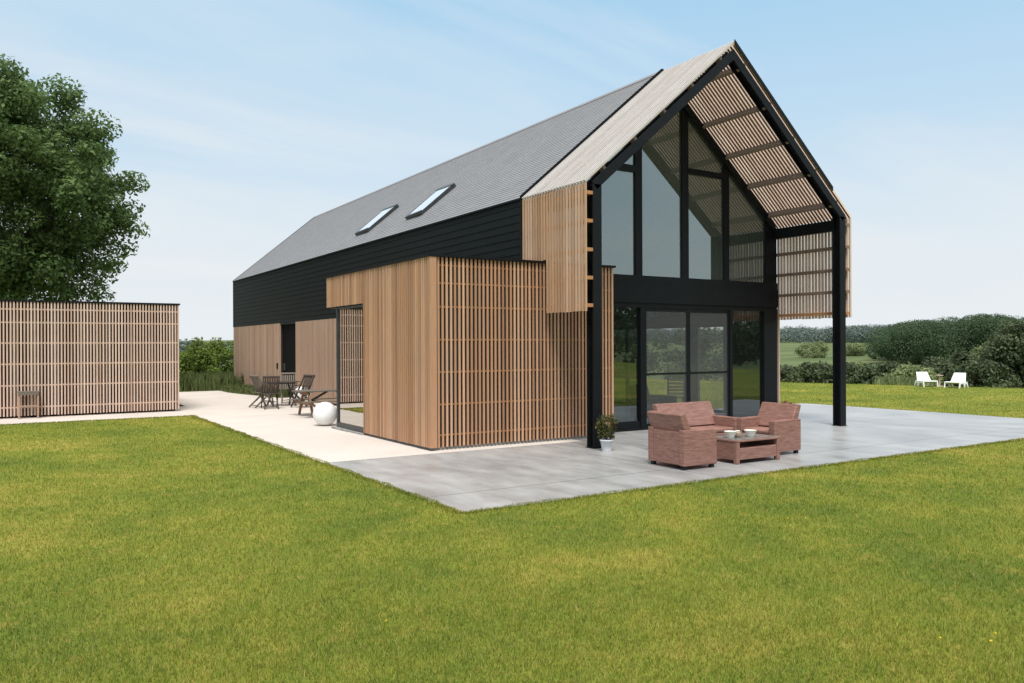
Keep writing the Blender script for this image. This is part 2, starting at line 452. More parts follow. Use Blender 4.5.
sc.cycles.max_bounces = 8; sc.cycles.transparent_max_bounces = 12; sc.cycles.use_denoising = True

# ------------------------------------------------------------------ ground
GZ = -.016
def ground_z(x, y):
    s = .94*x + .34*y - 26.5
    return GZ + np.interp(s, [0, 6, 14, 40, 90, 200, 350, 480, 640, 1000, 4000], [0, -.35, -1.2, -4, -4.2, -3.3, -1.0, 3, 11, 17, 17])
ax = np.unique(np.concatenate([np.linspace(-3000, -100, 12), np.linspace(-100, -20, 9), np.linspace(-20, 60, 81), np.linspace(60, 700, 60), np.linspace(700, 3500, 14)]))
ay = np.unique(np.concatenate([np.linspace(-3000, -100, 12), np.linspace(-100, -20, 9), np.linspace(-20, 60, 81), np.linspace(60, 700, 60), np.linspace(700, 3500, 14)]))
XX, YY = np.meshgrid(ax, ay, indexing='ij'); ZZ = ground_z(XX, YY)
nx, ny = XX.shape
me = bpy.data.meshes.new('ground')
vs = np.stack([XX, YY, ZZ], -1).reshape(-1, 3)
idx = np.arange(nx*ny).reshape(nx, ny)
fs = np.stack([idx[:-1, :-1], idx[1:, :-1], idx[1:, 1:], idx[:-1, 1:]], -1).reshape(-1, 4)
me.from_pydata(vs.tolist(), [], fs.tolist()); me.shade_smooth()
struct(link('ground', me, 'ground'))
TX0, TX1, TY0, TY1 = -4.48, 12.1, -3.39, 5.0
struct(obj('terrace', MB().box(TX0, TX1, TY0, TY1, -.12, 0), 'concrete', bevel=.008))
g = MB(); g.box(TX0-.02, 1.0, TY1, 23.4, -.1, -.006); g.box(TX0-.02, .5, 1.0, TY1, -.1, -.003+.007); g.box(-30, TX0-.02, 11.3, 15, -.1, -.006)
g.quad((-9, 23.4, -.006), (TX0+.5, 23.4, -.006), (TX0+.5, 15, -.006), (-9, 15, -.006))
struct(obj('gravel_yard', g, 'gravel'))

# lawn blades
def on_hard(x, y):
    a = (x > TX0) & (x < TX1) & (y > TY0) & (y < 26)
    b = (y > 11.3) & (y < 23.4) & (x < 1) & (x > -40)
    return a & ~((x > 7.4) & (y > TY1)) | b
def make_grass(n):
    r = np.exp(rng.uniform(math.log(3.2), math.log(44), n*2)); keep = rng.uniform(0, 1, n*2) < np.clip((r/5.2)**2, 0, 1)*.999+.001
    r = r[keep][:n]; k = len(r)
    th = YAW + rng.uniform(-.72, .72, k)
    x = CAM.x + r*np.sin(th); y = CAM.y + r*np.cos(th)
    ok = ~on_hard(x, y); x, y, r = x[ok], y[ok], r[ok]; k = len(x)
    s = np.clip(r/6.5, 1, 6)**.8
    hgt = rng.uniform(.014, .042, k)*(1+.3*rng.normal(0, 1, k).clip(-1, 2)); wd = rng.uniform(.0016, .0036, k)*s
    a = rng.uniform(0, 2*math.pi, k); ln = rng.uniform(0, .9, k)*hgt; b = rng.uniform(0, 2*math.pi, k)
    z0 = ground_z(x, y) - .004
    P = np.stack([x, y, z0], -1); side = np.stack([np.cos(a)*wd, np.sin(a)*wd, 0*a], -1)
    tip = P + np.stack([np.cos(b)*ln, np.sin(b)*ln, hgt], -1)
    return np.stack([P-side, P+side, tip], 1).reshape(-1, 3)
def edge_grass():
    segs = [((TX0, TY0), (TX0, 11.3), 15000), ((TX0, TY0), (TX1, TY0), 15000), ((-14, 11.3), (TX0, 11.3), 7000), ((TX1, TY0), (TX1, TY1), 3500), ((7.3, TY1), (TX1, TY1), 3000)]
    out = []
    for (a, b, n) in segs:
        t = rng.uniform(0, 1, n)[:, None]; p = np.array(a)*(1-t) + np.array(b)*t
        d = np.array(b)-np.array(a); nn = np.array([d[1], -d[0]])/np.linalg.norm(d)
        sgn = -1 if (a == (TX0, TY0) and b[0] == TX0) or a[0] == 7.3 or (a[0] == -14 and False) else 1
        if a == (TX1, TY0): sgn = 1
        wob = .018*np.sin(t*np.linalg.norm(d)*5.1)+.012*np.sin(t*np.linalg.norm(d)*13.7+1)
        p = p + nn*sgn*(rng.exponential(.035, n)[:, None]-.022+wob)
        h = rng.uniform(.018, .045, n); az = rng.uniform(0, 6.283, n); wd = rng.uniform(.004, .009, n); bz = rng.uniform(0, 6.283, n); ln = h*rng.uniform(.2, .9, n)
        P = np.concatenate([p, np.full((n, 1), GZ-.004)], 1); sd_ = np.stack([np.cos(az)*wd, np.sin(az)*wd, 0*az], -1)
        out.append(np.stack([P-sd_, P+sd_, P+np.stack([np.cos(bz)*ln, np.sin(bz)*ln, h], -1)], 1).reshape(-1, 3))
    return np.concatenate(out)
gm = np_mesh('lawn_grass', np.concatenate([make_grass(950000), edge_grass()]), 3)
go = link('lawn_grass', gm, 'blades'); go['kind'] = 'stuff'; tag(go, 'short mown yellow green lawn grass around the terrace', 'grass')

# ------------------------------------------------------------------ foliage
def leaves(clusters, leaf, shell=.55, rnd=.6, aspect=.55):
    """clusters: list of (centre, radii, count); returns rhombic leaf corners"""
    out = []
    for c, rad, n in clusters:
        d = rng.normal(0, 1, (n, 3)); d /= np.linalg.norm(d, axis=1, keepdims=True)
        rr_ = (shell + (1.04-shell)*rng.uniform(0, 1, n)**.6)[:, None]
        P = np.array(c) + d*rr_*np.array(rad)
        nrm = d*.8 + rng.normal(0, rnd, (n, 3)) + np.array([0, 0, .45]); nrm /= np.linalg.norm(nrm, axis=1, keepdims=True)
        t = np.cross(nrm, rng.normal(0, 1, (n, 3))); t /= np.linalg.norm(t, axis=1, keepdims=True) + 1e-9
        b = np.cross(nrm, t); L = leaf*rng.uniform(.6, 1.35, n)[:, None]
        t = t*L*.5; b = b*L*.5*aspect
        out.append(np.stack([P-t, P+b*1.0+t*.1, P+t-nrm*L*.08, P-b*1.0+t*.1], 1).reshape(-1, 3))
    return np.concatenate(out)
def plant_mesh(name, clusters, leaf, mat, parent, shell=.55, aspect=.55, rnd=.6):
    v = leaves(clusters, leaf, shell, rnd, aspect)
    base = wloc(parent) if parent else Vector(clusters[0][0])
    me = np_mesh(name, v - np.array(base), 4)
    o = link(name, me, mat)
    if parent: o.parent = parent
    else: o.location = base
    return o
def blob_clusters(c, rad, k, cr, n, bias=0.0, noise=.12):
    """k small leaf clusters spread through an ellipsoid envelope"""
    out = []
    for _ in range(k):
        d = rng.normal(0, 1, 3); d /= np.linalg.norm(d)
        if bias: d[2] = abs(d[2])*(1 if rng.uniform() < bias else -.4); d /= np.linalg.norm(d)
        q = rng.uniform(.35, 1)**.5*(1+rng.normal(0, noise))
        s = cr*rng.uniform(.65, 1.3)
        out.append((np.array(c) + d*q*(np.array(rad)-s*.6), (s*1.15, s*1.15, s*.8), int(n*s/cr)))
    return out
def branchy(mb, p, d, L, r, depth):
    p = Vector(p); d = Vector(d).normalized(); pts = [p]; rs = [r]
    for k in range(1, 5):
        d = (d + Vector(rng.normal(0, .13, 3)) + Vector((0, 0, .05))).normalized(); pts.append(pts[-1]+d*L/4); rs.append(r*(1-.17*k))
    mb.tube(pts, rs, 7)
    if depth:
        for k in range(3):
            a = pts[2+k % 3]; dd = (d + Vector(rng.normal(0, .65, 3))).normalized(); branchy(mb, a, dd, L*.68, r*.45, depth-1)

# big ash tree beyond the pavilion
T = Vector((-10.1, 30.2, 0))
tree = thing('ash_tree', 'large spreading dark green tree rising behind the slatted pavilion', 'tree', T)
tb = MB(); tb.tube([T+Vector(p) for p in ((0,0,-.2),(.05,.05,.6),(.1,0,2),(.05,.1,3.6),(.1,.1,5.4))], [.62,.46,.40,.36,.27], 12)
for k in range(9):
    a = k*2.4+.3; branchy(tb, T+Vector((.08, .05, 3.0+.3*k)), (math.cos(a), math.sin(a), .55+.08*k), 3.7-.2*k, .17, 2)
obj('trunk', tb, 'bark', tree, smooth=True)
cl_ = blob_clusters(T+Vector((.2, 0, 8.6)), (6.6, 6.4, 5.9), 420, .80, 460, noise=.05)
cl_ += [(T+Vector((x_, y_, z_)), (.75, .75, .5), 220) for x_, y_, z_ in ((6.3,-.5,8.2),(6.5,-.8,7.2),(6.0,-.6,6.4),(5.5,-1.2,5.6),(5.0,-.8,4.9),(5.8,-.9,9.2),(5.0,-1,4.2),(3.8,-.9,3.7),(2.4,-.9,3.4))]
plant_mesh('crown', cl_, .19, 'ash_leaves', tree, .2)

def shrub(name, label, cat, base, rad, k, cr, n, leaf, mat, group=None, stems=4, lift=.5):
    b = Vector(base); t = thing(name, label, cat, b, 0, group)
    s = MB()
    for q in range(stems):
        a = q*2.4; branchy(s, b+Vector((.1*math.cos(a), .1*math.sin(a), -.1)), (math.cos(a)*.6, math.sin(a)*.6, 1), rad[2]*.62, max(.02, rad[2]*.025), 1)
    obj('stem', s, 'bark', t, smooth=True)
    plant_mesh('crown', blob_clusters(b+Vector((0, 0, rad[2]*lift*2-rad[2]*.45)), rad, k, cr, n, noise=.06), leaf, mat, t, .3)
    return t

# shrubs behind the gravel yard (between pavilion and house)
for i, (x_, y_, rx, h_, lb) in enumerate(((-3.4, 28.2, 1.5, 1.5, 'bright green bushy shrub partly hidden by the right end of the slatted pavilion'),
                                     (-1.6, 27.4, 1.35, 1.46, 'bright green shrub in the middle of the gap between pavilion and house'),
                                     (.2, 28.6, 1.5, 1.45, 'bright green shrub touching the far corner of the black house wall'))):
    shrub('bushy_shrub', lb, 'shrub', (x_, y_, GZ), (rx, 1.1, h_), 75, .34, 150, .12, 'shrub_leaves', 'bushy shrubs beyond the gravel yard', lift=.5)

# weeds and tall grasses
def tuft_mesh(pts, hmin, hmax, wd, lean=.5):
    pts = np.array(pts); k = len(pts); h = rng.uniform(hmin, hmax, k); a = rng.uniform(0, 6.283, k); b = rng.uniform(0, 6.283, k); l = rng.uniform(.1, lean, k)*h
    side = np.stack([np.cos(a)*wd, np.sin(a)*wd, 0*a], -1)
    mid = pts + np.stack([np.cos(b)*l*.35, np.sin(b)*l*.35, h*.6], -1); tip = pts + np.stack([np.cos(b)*l, np.sin(b)*l, h], -1)
    return np.stack([pts-side, pts+side, mid+side*.8, tip, mid-side*.8], 1).reshape(-1, 3)
p = np.stack([rng.uniform(-4.6, 1.2, 5200), rng.uniform(23.3, 26.6, 5200), np.full(5200, GZ)], -1)
o = link('tall_grass', np_mesh('tall_grass', tuft_mesh(p, .25, .85, .012), 5), 'weed_leaves'); o['kind'] = 'stuff'; tag(o, 'rough tall grass growing behind the gravel yard', 'grass')
n_ = 5200; yy = rng.uniform(17.2, 25.2, n_); xx = -.18 - rng.uniform(0, 1, n_)**1.5*(.25+.75*np.clip((yy-17.2)/4, 0, 1)) 
p = np.stack([xx, yy, np.full(n_, -.02)], -1)
o = link('ground_cover', np_mesh('ground_cover', tuft_mesh(p, .10, .34, .018, .9), 5), 'weed_leaves'); o['kind'] = 'stuff'; tag(o, 'low green planting along the foot of the timber wall', 'ground cover')

# bank of shrubs beyond the lawn edge
EN = np.array([.94, .34]); ET = np.array([.34, -.94])     # away from the lawn, along its edge (to the right)
def edge(s, t): q = EN*(26.5+s) + ET*t; return float(q[0]), float(q[1])
def img(u, depth_s):
    """ground point under picture column u, s metres past the lawn edge (only used to lay out the far planting)"""
    a = (u-512)/F; dx = r0.x*a+fw.x; dy = r0.y*a+fw.y
    t = (26.5+depth_s - .94*CAM.x - .34*CAM.y)/(.94*dx+.34*dy); return CAM.x+dx*t, CAM.y+dy*t
bank = [(783, 9, 1.5, 'low dark bush beside the timber strip at the right corner of the glazing'), (797, 12, 1.6, 'dark bush seen just left of the black right hand post'),
        (812, 10, 1.5, 'dark rounded bush glimpsed close to the left side of the right post'), (829, 13, 1.6, 'dark bush mostly hidden by the black right hand post'),
        (846, 9, 1.45, 'bush peeping out right of the black right hand post'), (862, 12, 1.75, 'lighter olive bush second to the right of the black post'),
        (880, 10, 1.6, 'dark bush left of the pair of white loungers, third from the post'), (895, 14, 1.75, 'dark bush directly left of the left white lounger'),
        (912, 9, 1.35, 'low bush behind the left white lounger'), (930, 13, 1.95, 'dark bush behind the small table of the white loungers'),
        (947, 11, 1.9, 'dark bush right behind the gap between the white loungers'), (962, 14, 2.5, 'taller dark bush behind the right white lounger'),
        (980, 10, 1.8, 'dark bush right of the right white lounger')]
for i, (u_, s_, h_, lb) in enumerate(bank):
    x_, y_ = img(u_, s_); z_ = float(ground_z(np.array(x_), np.array(y_)))
    top = (365-u_*0 - max(0, u_-930)*.12); 
    shrub('bank_bush', lb, 'bush', (x_, y_, z_-.2), (1.75, 1.5, h_*.76), 50, .42, 170, .19, 'light_leaves' if i in (5, 8) else 'bank_leaves', 'bushes along the far edge of the lawn', 3)
for (u_, s_, rx, h_, mat_, lb) in ((987, 17, 2.1, 2.45, 'light_leaves', 'pale olive green rounded tree near the right edge behind the loungers'),
                                 (1028, 13, 2.6, 3.35, 'bank_leaves', 'dark tree cut off by the right edge of the picture'),
                                 (1004, 20, 2.0, 2.7, 'light_leaves', 'pale tree squeezed between the olive tree and the dark tree at the right edge')):
    x_, y_ = img(u_, s_); z_ = float(ground_z(np.array(x_), np.array(y_)))
    shrub('small_tree', lb, 'tree', (x_, y_, z_-.2), (rx, rx, h_), 220, .6, 230, .17, mat_, None, 3, lift=.42)
# pale umbels in front of the bushes
fp = []
for u_ in np.linspace(884, 914, 26):
    x_, y_ = img(u_+rng.normal(0, 1.5), 1.5+rng.uniform(0, 3)); fp.append((x_, y_, float(ground_z(np.array(x_), np.array(y_)))))
p = np.repeat(np.array(fp), 40, 0) + np.concatenate([rng.normal(0, .3, (26*40, 2)), np.zeros((26*40, 1))], 1)
o = link('meadow_weeds', np_mesh('meadow_weeds', tuft_mesh(p, .15, .5, .03), 5), 'light_leaves'); o['kind'] = 'stuff'; tag(o, 'pale weeds along the lawn edge left of the loungers', 'weeds')

cs = []
for k in range(90):
    x_, y_ = img(rng.uniform(600, 772), rng.uniform(9, 20)); z_ = float(ground_z(np.array(x_), np.array(y_))); r_ = rng.uniform(.6, 1.0)
    cs.append((np.array((x_, y_, z_+rng.uniform(.2, 3.6)*(.75+.25*math.sin(x_*.9)))), (r_, r_, r_*.85), 190))
o = plant_mesh('tree_belt', cs, .22, 'bank_leaves', None, .5); o['kind'] = 'stuff'; tag(o, 'dark tree belt seen through the room behind the sliding doors', 'tree belt')
# lone trees at the field and the far woods
for (u_, s_, rx, h_, lb) in ((812, 240, 5.6, 4.1, 'wide pale grey green tree standing in the far field left of the right post'), (856, 262, 4.5, 3.6, 'pale tree at the far field edge just left of the dense wood')):
    x_, y_ = img(u_, s_); z_ = float(ground_z(np.array(x_), np.array(y_)))
    shrub('field_tree', lb, 'tree', (x_, y_, z_-.3), (rx, rx, h_), 46, 1.3, 150, .45, 'light_leaves', 'pale trees in the far field', 3, .5)
cs = []
prof_u = [866, 880, 900, 930, 960, 990, 1010, 1030, 1060]; prof_v = [333, 325, 321, 318, 315, 311.5, 316, 321, 327]
for k in range(190):
    u_ = rng.uniform(876, 1048); s_ = rng.uniform(185, 235); x_, y_ = img(u_, s_); z_ = float(ground_z(np.array(x_), np.array(y_)))
    Z = (x_-CAM.x)*fw.x + (y_-CAM.y)*fw.y
    top = 1.8 + (344-np.interp(u_, prof_u, prof_v))/F*Z
    r_ = rng.uniform(2.6, 4.4)
    zc = z_ + 1.5 + (top-z_-1.5-r_*.9)*rng.uniform(.0, 1)**.45
    cs.append((np.array((x_, y_, zc)), (r_, r_, r_*.9), 1000))
o = plant_mesh('dense_wood', cs, .42, 'wood_leaves', None, .75, rnd=.4); o['kind'] = 'stuff'; tag(o, 'dense dark wood on the valley slope behind the loungers', 'wood')
cs = []
for k in range(560):
    u_ = rng.uniform(500, 1100); s_ = rng.uniform(470, 620); x_, y_ = img(u_, s_); z_ = float(ground_z(np.array(x_), np.array(y_)))
    Z = (x_-CAM.x)*fw.x + (y_-CAM.y)*fw.y
    top = 1.8 + (344.5-np.interp(u_, [500, 780, 810, 850, 900, 990, 1024, 1100], [322, 330.5, 329, 325, 323, 318, 315, 312]))/F*Z
    r_ = rng.uniform(5, 8); zc = z_ + 2 + max(0, top-z_-2-r_*.8)*rng.uniform(0, 1)**.6
    cs.append((np.array((x_, y_, zc)), (r_, r_, r_*.75), 260))
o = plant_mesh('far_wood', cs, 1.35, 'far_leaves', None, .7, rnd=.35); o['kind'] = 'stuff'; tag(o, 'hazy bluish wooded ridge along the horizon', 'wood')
cs = []
for k in range(70):
    y_ = rng.uniform(170, 230); x_ = -60+rng.uniform(0, 110); hh = rng.uniform(1.5, 3.2); r_ = rng.uniform(2, 3)
    cs.append((np.array((x_, y_, hh*rng.uniform(.2, .8))), (r_, r_, r_*.8), 120))
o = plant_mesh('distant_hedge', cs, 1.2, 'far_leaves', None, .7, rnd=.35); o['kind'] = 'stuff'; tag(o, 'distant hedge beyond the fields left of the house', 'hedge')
# woodland edge behind the photographer (mirrored by the glazing)
cs = []
for k in range(420):
    x_ = rng.uniform(0, 135); y_ = rng.uniform(-72, -58); hh = rng.uniform(.6, 1)*8.2
    r_ = rng.uniform(1.6, 2.6); cs.append((np.array((x_, y_, hh*rng.uniform(.08, .85))), (r_, r_, r_*.8), 110))
o = plant_mesh('woodland_edge', cs, .8, 'wood_leaves', None, .5); o['kind'] = 'stuff'; tag(o, 'dark tree line that the ground floor panes mirror', 'wood')

# ------------------------------------------------------------------ the barn house
W = 7.08; XL = -.15; XR = 7.23; EZ = 4.70; RX = 3.54; RZ = 7.816; YB = 25.16; YG = 2.04; YP = 1.90
SL = (RZ-EZ)/(RX-XL); SN = math.hypot(1, SL)
def roofz(x): return EZ + (x-XL)*SL if x <= RX else EZ + (XR-x)*SL
house = thing('barn_house', 'long black and timber gabled house with a glazed open gable end', 'house', (RX, 0, 0))
# black lap siding (left long wall, upper storey), rows of boards with a small lip
def lap(x, sgn, y0, y1, z0, z1, pitch=.15, lip=.011):
    mb = MB(); n = int(round((z1-z0)/pitch)); h = (z1-z0)/n
    for k in range(n):
        a = z0+k*h; b = a+h
        mb.quad((x+sgn*lip, y0, a), (x+sgn*lip, y1, a), (x, y1, b), (x, y0, b)) if sgn > 0 else mb.quad((x-lip, y1, a), (x-lip, y0, a), (x, y0, b), (x, y1, b))
        mb.quad((x, y0, a), (x, y1, a), (x+sgn*lip, y1, a), (x+sgn*lip, y0, a))
    return mb
obj('upper_wall', lap(XL-.005, -1, YG, YB, 2.66, EZ-.02), 'black_siding', house)
obj('upper_wall', lap(XR+.005, 1, YG, YB, 2.66, EZ-.02), 'black_siding', house)
s = MB(); s.box(XL, XL+.2, YG, YB-.3, 2.60, EZ-.05); s.box(XR-.2, XR, YG, YB-.3, 2.60, EZ-.05)
obj('wall_core', s, 'black_steel', house)
e = MB(); e.prism([(XL, .1), (XR, .1), (XR, EZ-.03), (RX, RZ-.06), (XL, EZ-.03)], 'y', YB-.25, YB-.01); obj('rear_gable_wall', e, 'black_siding', house)
obj('corner_trim', MB().box(XL-.024, XL+.1, YB-.02, YB+.02, 2.66, EZ-.02), 'black_frame', house)
obj('corner_trim', MB().box(XL-.026, XL-.002, YG-.012, YG+.03, 2.66, EZ), 'black_frame', house)
# lower timber cladding: closely set vertical boards
def boards(mb, y0, y1, z0, z1, x, depth=.03, pitch=.098, gap=.006):
    n = int((y1-y0)/pitch)
    for k in range(n):
        a = y0 + k*(y1-y0)/n; d = random.uniform(0, .007)
        mb.box(x-depth-d, x, a+gap/2, a+(y1-y0)/n-gap/2, z0, z1)
    return mb
for (a, b) in ((18.16, YB), (6.44, 16.32)):
    obj('timber_cladding', boards(MB(), a, b, .06, 2.655, XL+.02), 'cedar_greyed', house)
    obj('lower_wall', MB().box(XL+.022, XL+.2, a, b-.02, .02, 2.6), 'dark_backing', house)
hd = MB().box(XL-.06, XL-.018, 18.42, 18.48, .98, 1.2); obj('door_pull', hd, 'black_steel', house)
d = MB(); d.box(XL+.09, XL+.13, 16.32, 18.16, .03, 2.6); do = obj('recessed_door', d, 'door_black', house); do['label'] = 'dark recessed entrance door'
obj('handle', MB().box(XL+.05, XL+.088, 17.9, 17.94, .95, 1.2), 'grey_metal', do)
# right long wall: boards around the kitchen window
rw = MB()
def boards_r(mb, y0, y1, z0, z1):
    n = max(1, int((y1-y0)/.098))
    for k in range(n):
        a = y0+k*(y1-y0)/n; mb.box(XR-.03, XR+random.uniform(.012, .02), a+.003, a+(y1-y0)/n-.003, z0, z1)
boards_r(rw, YP+.02, 3.5, .05, 2.655); boards_r(rw, 10.4, YB, .05, 2.655); boards_r(rw, 3.5, 10.4, 2.35, 2.655)
obj('timber_cladding', rw, 'cedar_pink', house)
rw = MB(); rw.box(XR-.2, XR-.032, YP+.06, 3.5, .02, 2.6); rw.box(XR-.2, XR-.032, 10.4, YB-.3, .02, 2.6); rw.box(XR-.2, XR-.032, 3.5, 10.4, 2.35, 2.6)
obj('lower_wall', rw, 'room_wall', house)
fr = MB()
for y_, hw in ((3.54, .04), (4.62, .14), (7.4, .05), (10.35, .05)): fr.box(XR-.15, XR-.08, y_-hw, y_+hw, .1, 2.27)
fr.box(XR-.149, XR-.081, 3.5, 10.4, .02, .1); fr.box(XR-.149, XR-.081, 3.5, 10.4, 2.27, 2.348)
fo = obj('side_window', fr, 'grey_metal', house); obj('pane', MB().quad((XR-.115, 3.5, .1), (XR-.115, 10.4, .1), (XR-.115, 10.4, 2.3), (XR-.115, 3.5, 2.3)), 'window_glass', fo)

# slate roof
def slate_slope(left):
    mb = MB(); n = 44; L = SN*(RX-XL+.03)
    def P(t, y, off):   # t 0..1 up the slope
        x = (XL-.03) + (RX-XL+.03)*t; z_ = EZ + (x-XL)*SL
        x -= off*SL/SN; z_ += off/SN
        return (x if left else 2*RX-x, y, z_)
    for k in range(n):
        a, b = k/n, (k+1)/n; lip = .009
        q = (P(a, YB, lip), P(a, YG, lip), P(b, YG, .002), P(b, YB, .002)); mb.quad(*(q if left else q[::-1]))
        mb.quad(P(a, YG, lip), P(a, YB, lip), P(a, YB, 0), P(a, YG, 0))
    return mb
obj('roof_slope', slate_slope(True), 'roof_slates', house); obj('roof_slope', slate_slope(False), 'roof_slates', house)
rd = MB()
for sg in (1, -1):
    X = lambda x: x if sg > 0 else 2*RX-x
    rd.prism([(X(XL-.02), EZ-.03), (X(RX), RZ-.012), (X(RX), RZ-.2), (X(XL+.10), EZ-.16)], 'y', YG+.002, YB-.004)
obj('roof_deck', rd, 'room_ceiling', house)
for sg in (1, -1):
  for ya, za, wv, hv in ((YG-.004, .012, .03, .05), (YB, -.02, .03, .06)):
    vg = MB()
    X = lambda x: x if sg > 0 else 2*RX-x
    vg.beam((X(XL-.03), ya, EZ-.02+za), (X(RX), ya, RZ+.015+za), wv, hv)
    obj('verge_trim', vg, 'black_frame', house)
obj('ridge_cap', MB().prism([(RX-.12, RZ-.08), (RX, RZ+.022), (RX+.12, RZ-.08), (RX, RZ-.0)], 'y', YG, YB), 'roof_slates', house)
obj('eaves_trim', MB().box(XL-.045, XL-.012, YG, YB, EZ-.062, EZ-.028), 'black_frame', house)

# skylights
def on_slope(t, y, off):
    x = XL + t/SN; return Vector((x - off*SL/SN, y, EZ + t/SN*SL + off/SN))
for (y0, y1, t0, t1) in ((11.05, 12.05, .70, 1.98), (7.5, 8.45, .70, 2.0)):
    f = MB(); dirv = Vector((1, 0, SL)).normalized()
    for y_ in (y0+.04, y1-.04): f.beam(on_slope(t0, y_, .045), on_slope(t1, y_, .06), .06, .09)
    f.beam(on_slope(t0+.035, y0, .07), on_slope(t0+.035, y1, .045), .07, .095, side=dirv); f.beam(on_slope(t1-.05, y0, .062), on_slope(t1-.05, y1, .062), .10, .10, side=dirv)
    so_ = obj('skylight', f, 'dark_grey_frame', house)
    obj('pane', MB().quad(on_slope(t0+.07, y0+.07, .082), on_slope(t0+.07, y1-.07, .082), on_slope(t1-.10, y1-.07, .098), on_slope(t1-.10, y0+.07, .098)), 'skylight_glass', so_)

# porch: steel portal frames (H profiles), slatted roof and side screens
def hpost(x0, x1, y0, y1, z1):
    mb = MB(); t = .028
    mb.box(x0, x1, y0, y0+t, -.01, z1); mb.box(x0, x1, y1-t, y1, -.01, z1); xm = (x0+x1)/2; mb.box(xm-.012, xm+.012, y0+t, y1-t, -.01, z1)
    return mb
PW = .19
for (x0, x1) in ((0, PW), (W-PW, W)):
    p_ = obj('steel_post', hpost(x0, x1, 0, .2, 4.62 if True else 0), 'black_steel', house)
    obj('base_plate', MB().box(x0-.02, x1+.02, -.02, .22, -.005, .008), 'black_steel', p_)
SLAB = .085   # slat layer depth on the roof
def rafter(left, y0, y1):
    mb = MB(); t = .026; D = .165
    def P(x, off):  # point on slope at x, off = depth below the outer surface (perpendicular)
        z_ = EZ+(x-XL)*SL; return (x+off*SL/SN, z_-off/SN)
    def band(ya, yb, o1, o2):
        a0 = P(XL+.06, o1); a1 = P(XL+.06, o2); bx = RX
        def up_(o): return (RX, EZ+(RX-XL)*SL - o*SN)
        poly = [a0, up_(o1), up_(o2), a1]
        if not left: poly = [(2*RX-px, pz) for px, pz in poly][::-1]
        mb.prism(poly, 'y', ya, yb)
    band(y0, y0+t, SLAB+.035, SLAB+.035+D); band(y1-t, y1, SLAB+.035, SLAB+.035+D); band(y0+t, y1-t, SLAB+.035+D/2-.01, SLAB+.035+D/2+.01)
    return mb
for L_ in (True, False):
    obj('rafter', rafter(L_, 0, .19), 'black_steel', house)
fa = MB().prism([(2*RX-px, pz) for px, pz in ((RX, RZ+.022), (RX, RZ-.075), (XL+.62, EZ+.62*SL-.075), (XL+.62, EZ+.62*SL+.015))], 'y', -.034, -.018)
obj('verge_fascia', fa, 'black_steel', house)
obj('eaves_beam', MB().box(W-.15, W-.02, .2, YP-.06, 4.33, 4.57), 'black_steel', house); obj('eaves_beam', MB().box(.02, .15, .2, YP-.06, 4.33, 4.57), 'black_steel', house)
def roof_slats(left):
    mb = MB(); pitch = .0885; n = 23; y0 = -.015; dep = .042 if left else .055
    for k in range(n):
        ya = y0 + k*pitch; yb = ya + .047; j = random.uniform(-.003, .003)
        if yb > YG-.035: break
        a = (XL-.045, EZ-.045*SL+j); b = (RX-.01, RZ-.01*SL+j); o = dep
        poly = [a, b, (b[0]+o*SL/SN, b[1]-o/SN), (a[0]+o*SL/SN, a[1]-o/SN)]
        poly[2] = (RX-.01, b[1]-o*SN)
        if not left: poly = [(2*RX-px, pz) for px, pz in poly][::-1]
        mb.prism(poly, 'y', ya, yb)
    return mb
obj('porch_roof_slats', roof_slats(True), 'weathered_slat', house); obj('porch_roof_slats', roof_slats(False), 'pale_slat', house)
for xx_ in (3.85, 4.62, 5.34, 6.06, 6.78):
    for sg in (1, -1):
        x_ = xx_ if sg > 0 else 2*RX-xx_
        zz = roofz(x_) - ((.043 if sg < 0 else .063)+.078)*SN
        dd = Vector((1, 0, -SL if sg > 0 else SL)).normalized()
        obj('purlin', MB().beam((x_, .03, zz), (x_, YG-.04, zz), .06, .15, side=dd), 'purlin_wood', house)
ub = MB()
for k in range(23):     # dark strips painting in the shade under the right hand slats
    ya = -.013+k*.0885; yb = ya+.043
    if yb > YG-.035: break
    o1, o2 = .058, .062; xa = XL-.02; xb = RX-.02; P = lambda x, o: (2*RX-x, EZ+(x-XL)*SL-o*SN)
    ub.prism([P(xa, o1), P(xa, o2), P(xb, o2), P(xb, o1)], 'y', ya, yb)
obj('slat_under_shade', ub, 'batten_brown', house)
def side_screen(x0, x1):
    mb = MB(); pitch = .0885; k = 0
    while True:
        ya = -.015 + k*pitch; yb = ya+.0435
        if yb > YG-.02: break
        j = random.uniform(-.003, .003); mb.box(x0+j, x1+j, ya, yb, (2.40 if x0 > 0 or yb < 1.235 else 3.39)+random.uniform(-.006, .006), EZ-.075); k += 1
    return mb
for (x0, x1, bx0, bx1) in ((XL-.027, XL, XL+.002, -.008), (XR, XR+.046, W+.008, XR-.002)):
    so_ = obj('side_screen', side_screen(x0, x1), 'cedar_screen' if x0 < 0 else 'pale_slat_upright', house)
    for z_ in (2.50, 2.98, 3.47, 3.97, 4.46):
        obj('batten', MB().box(bx0, bx1, -.005, YG-.03 if x0 > 0 or z_ > 3.4 else 1.23, z_-.03, z_+.03), 'cedar_orange' if x0 < 0 or z_ < 2.6 else 'batten_brown', so_)

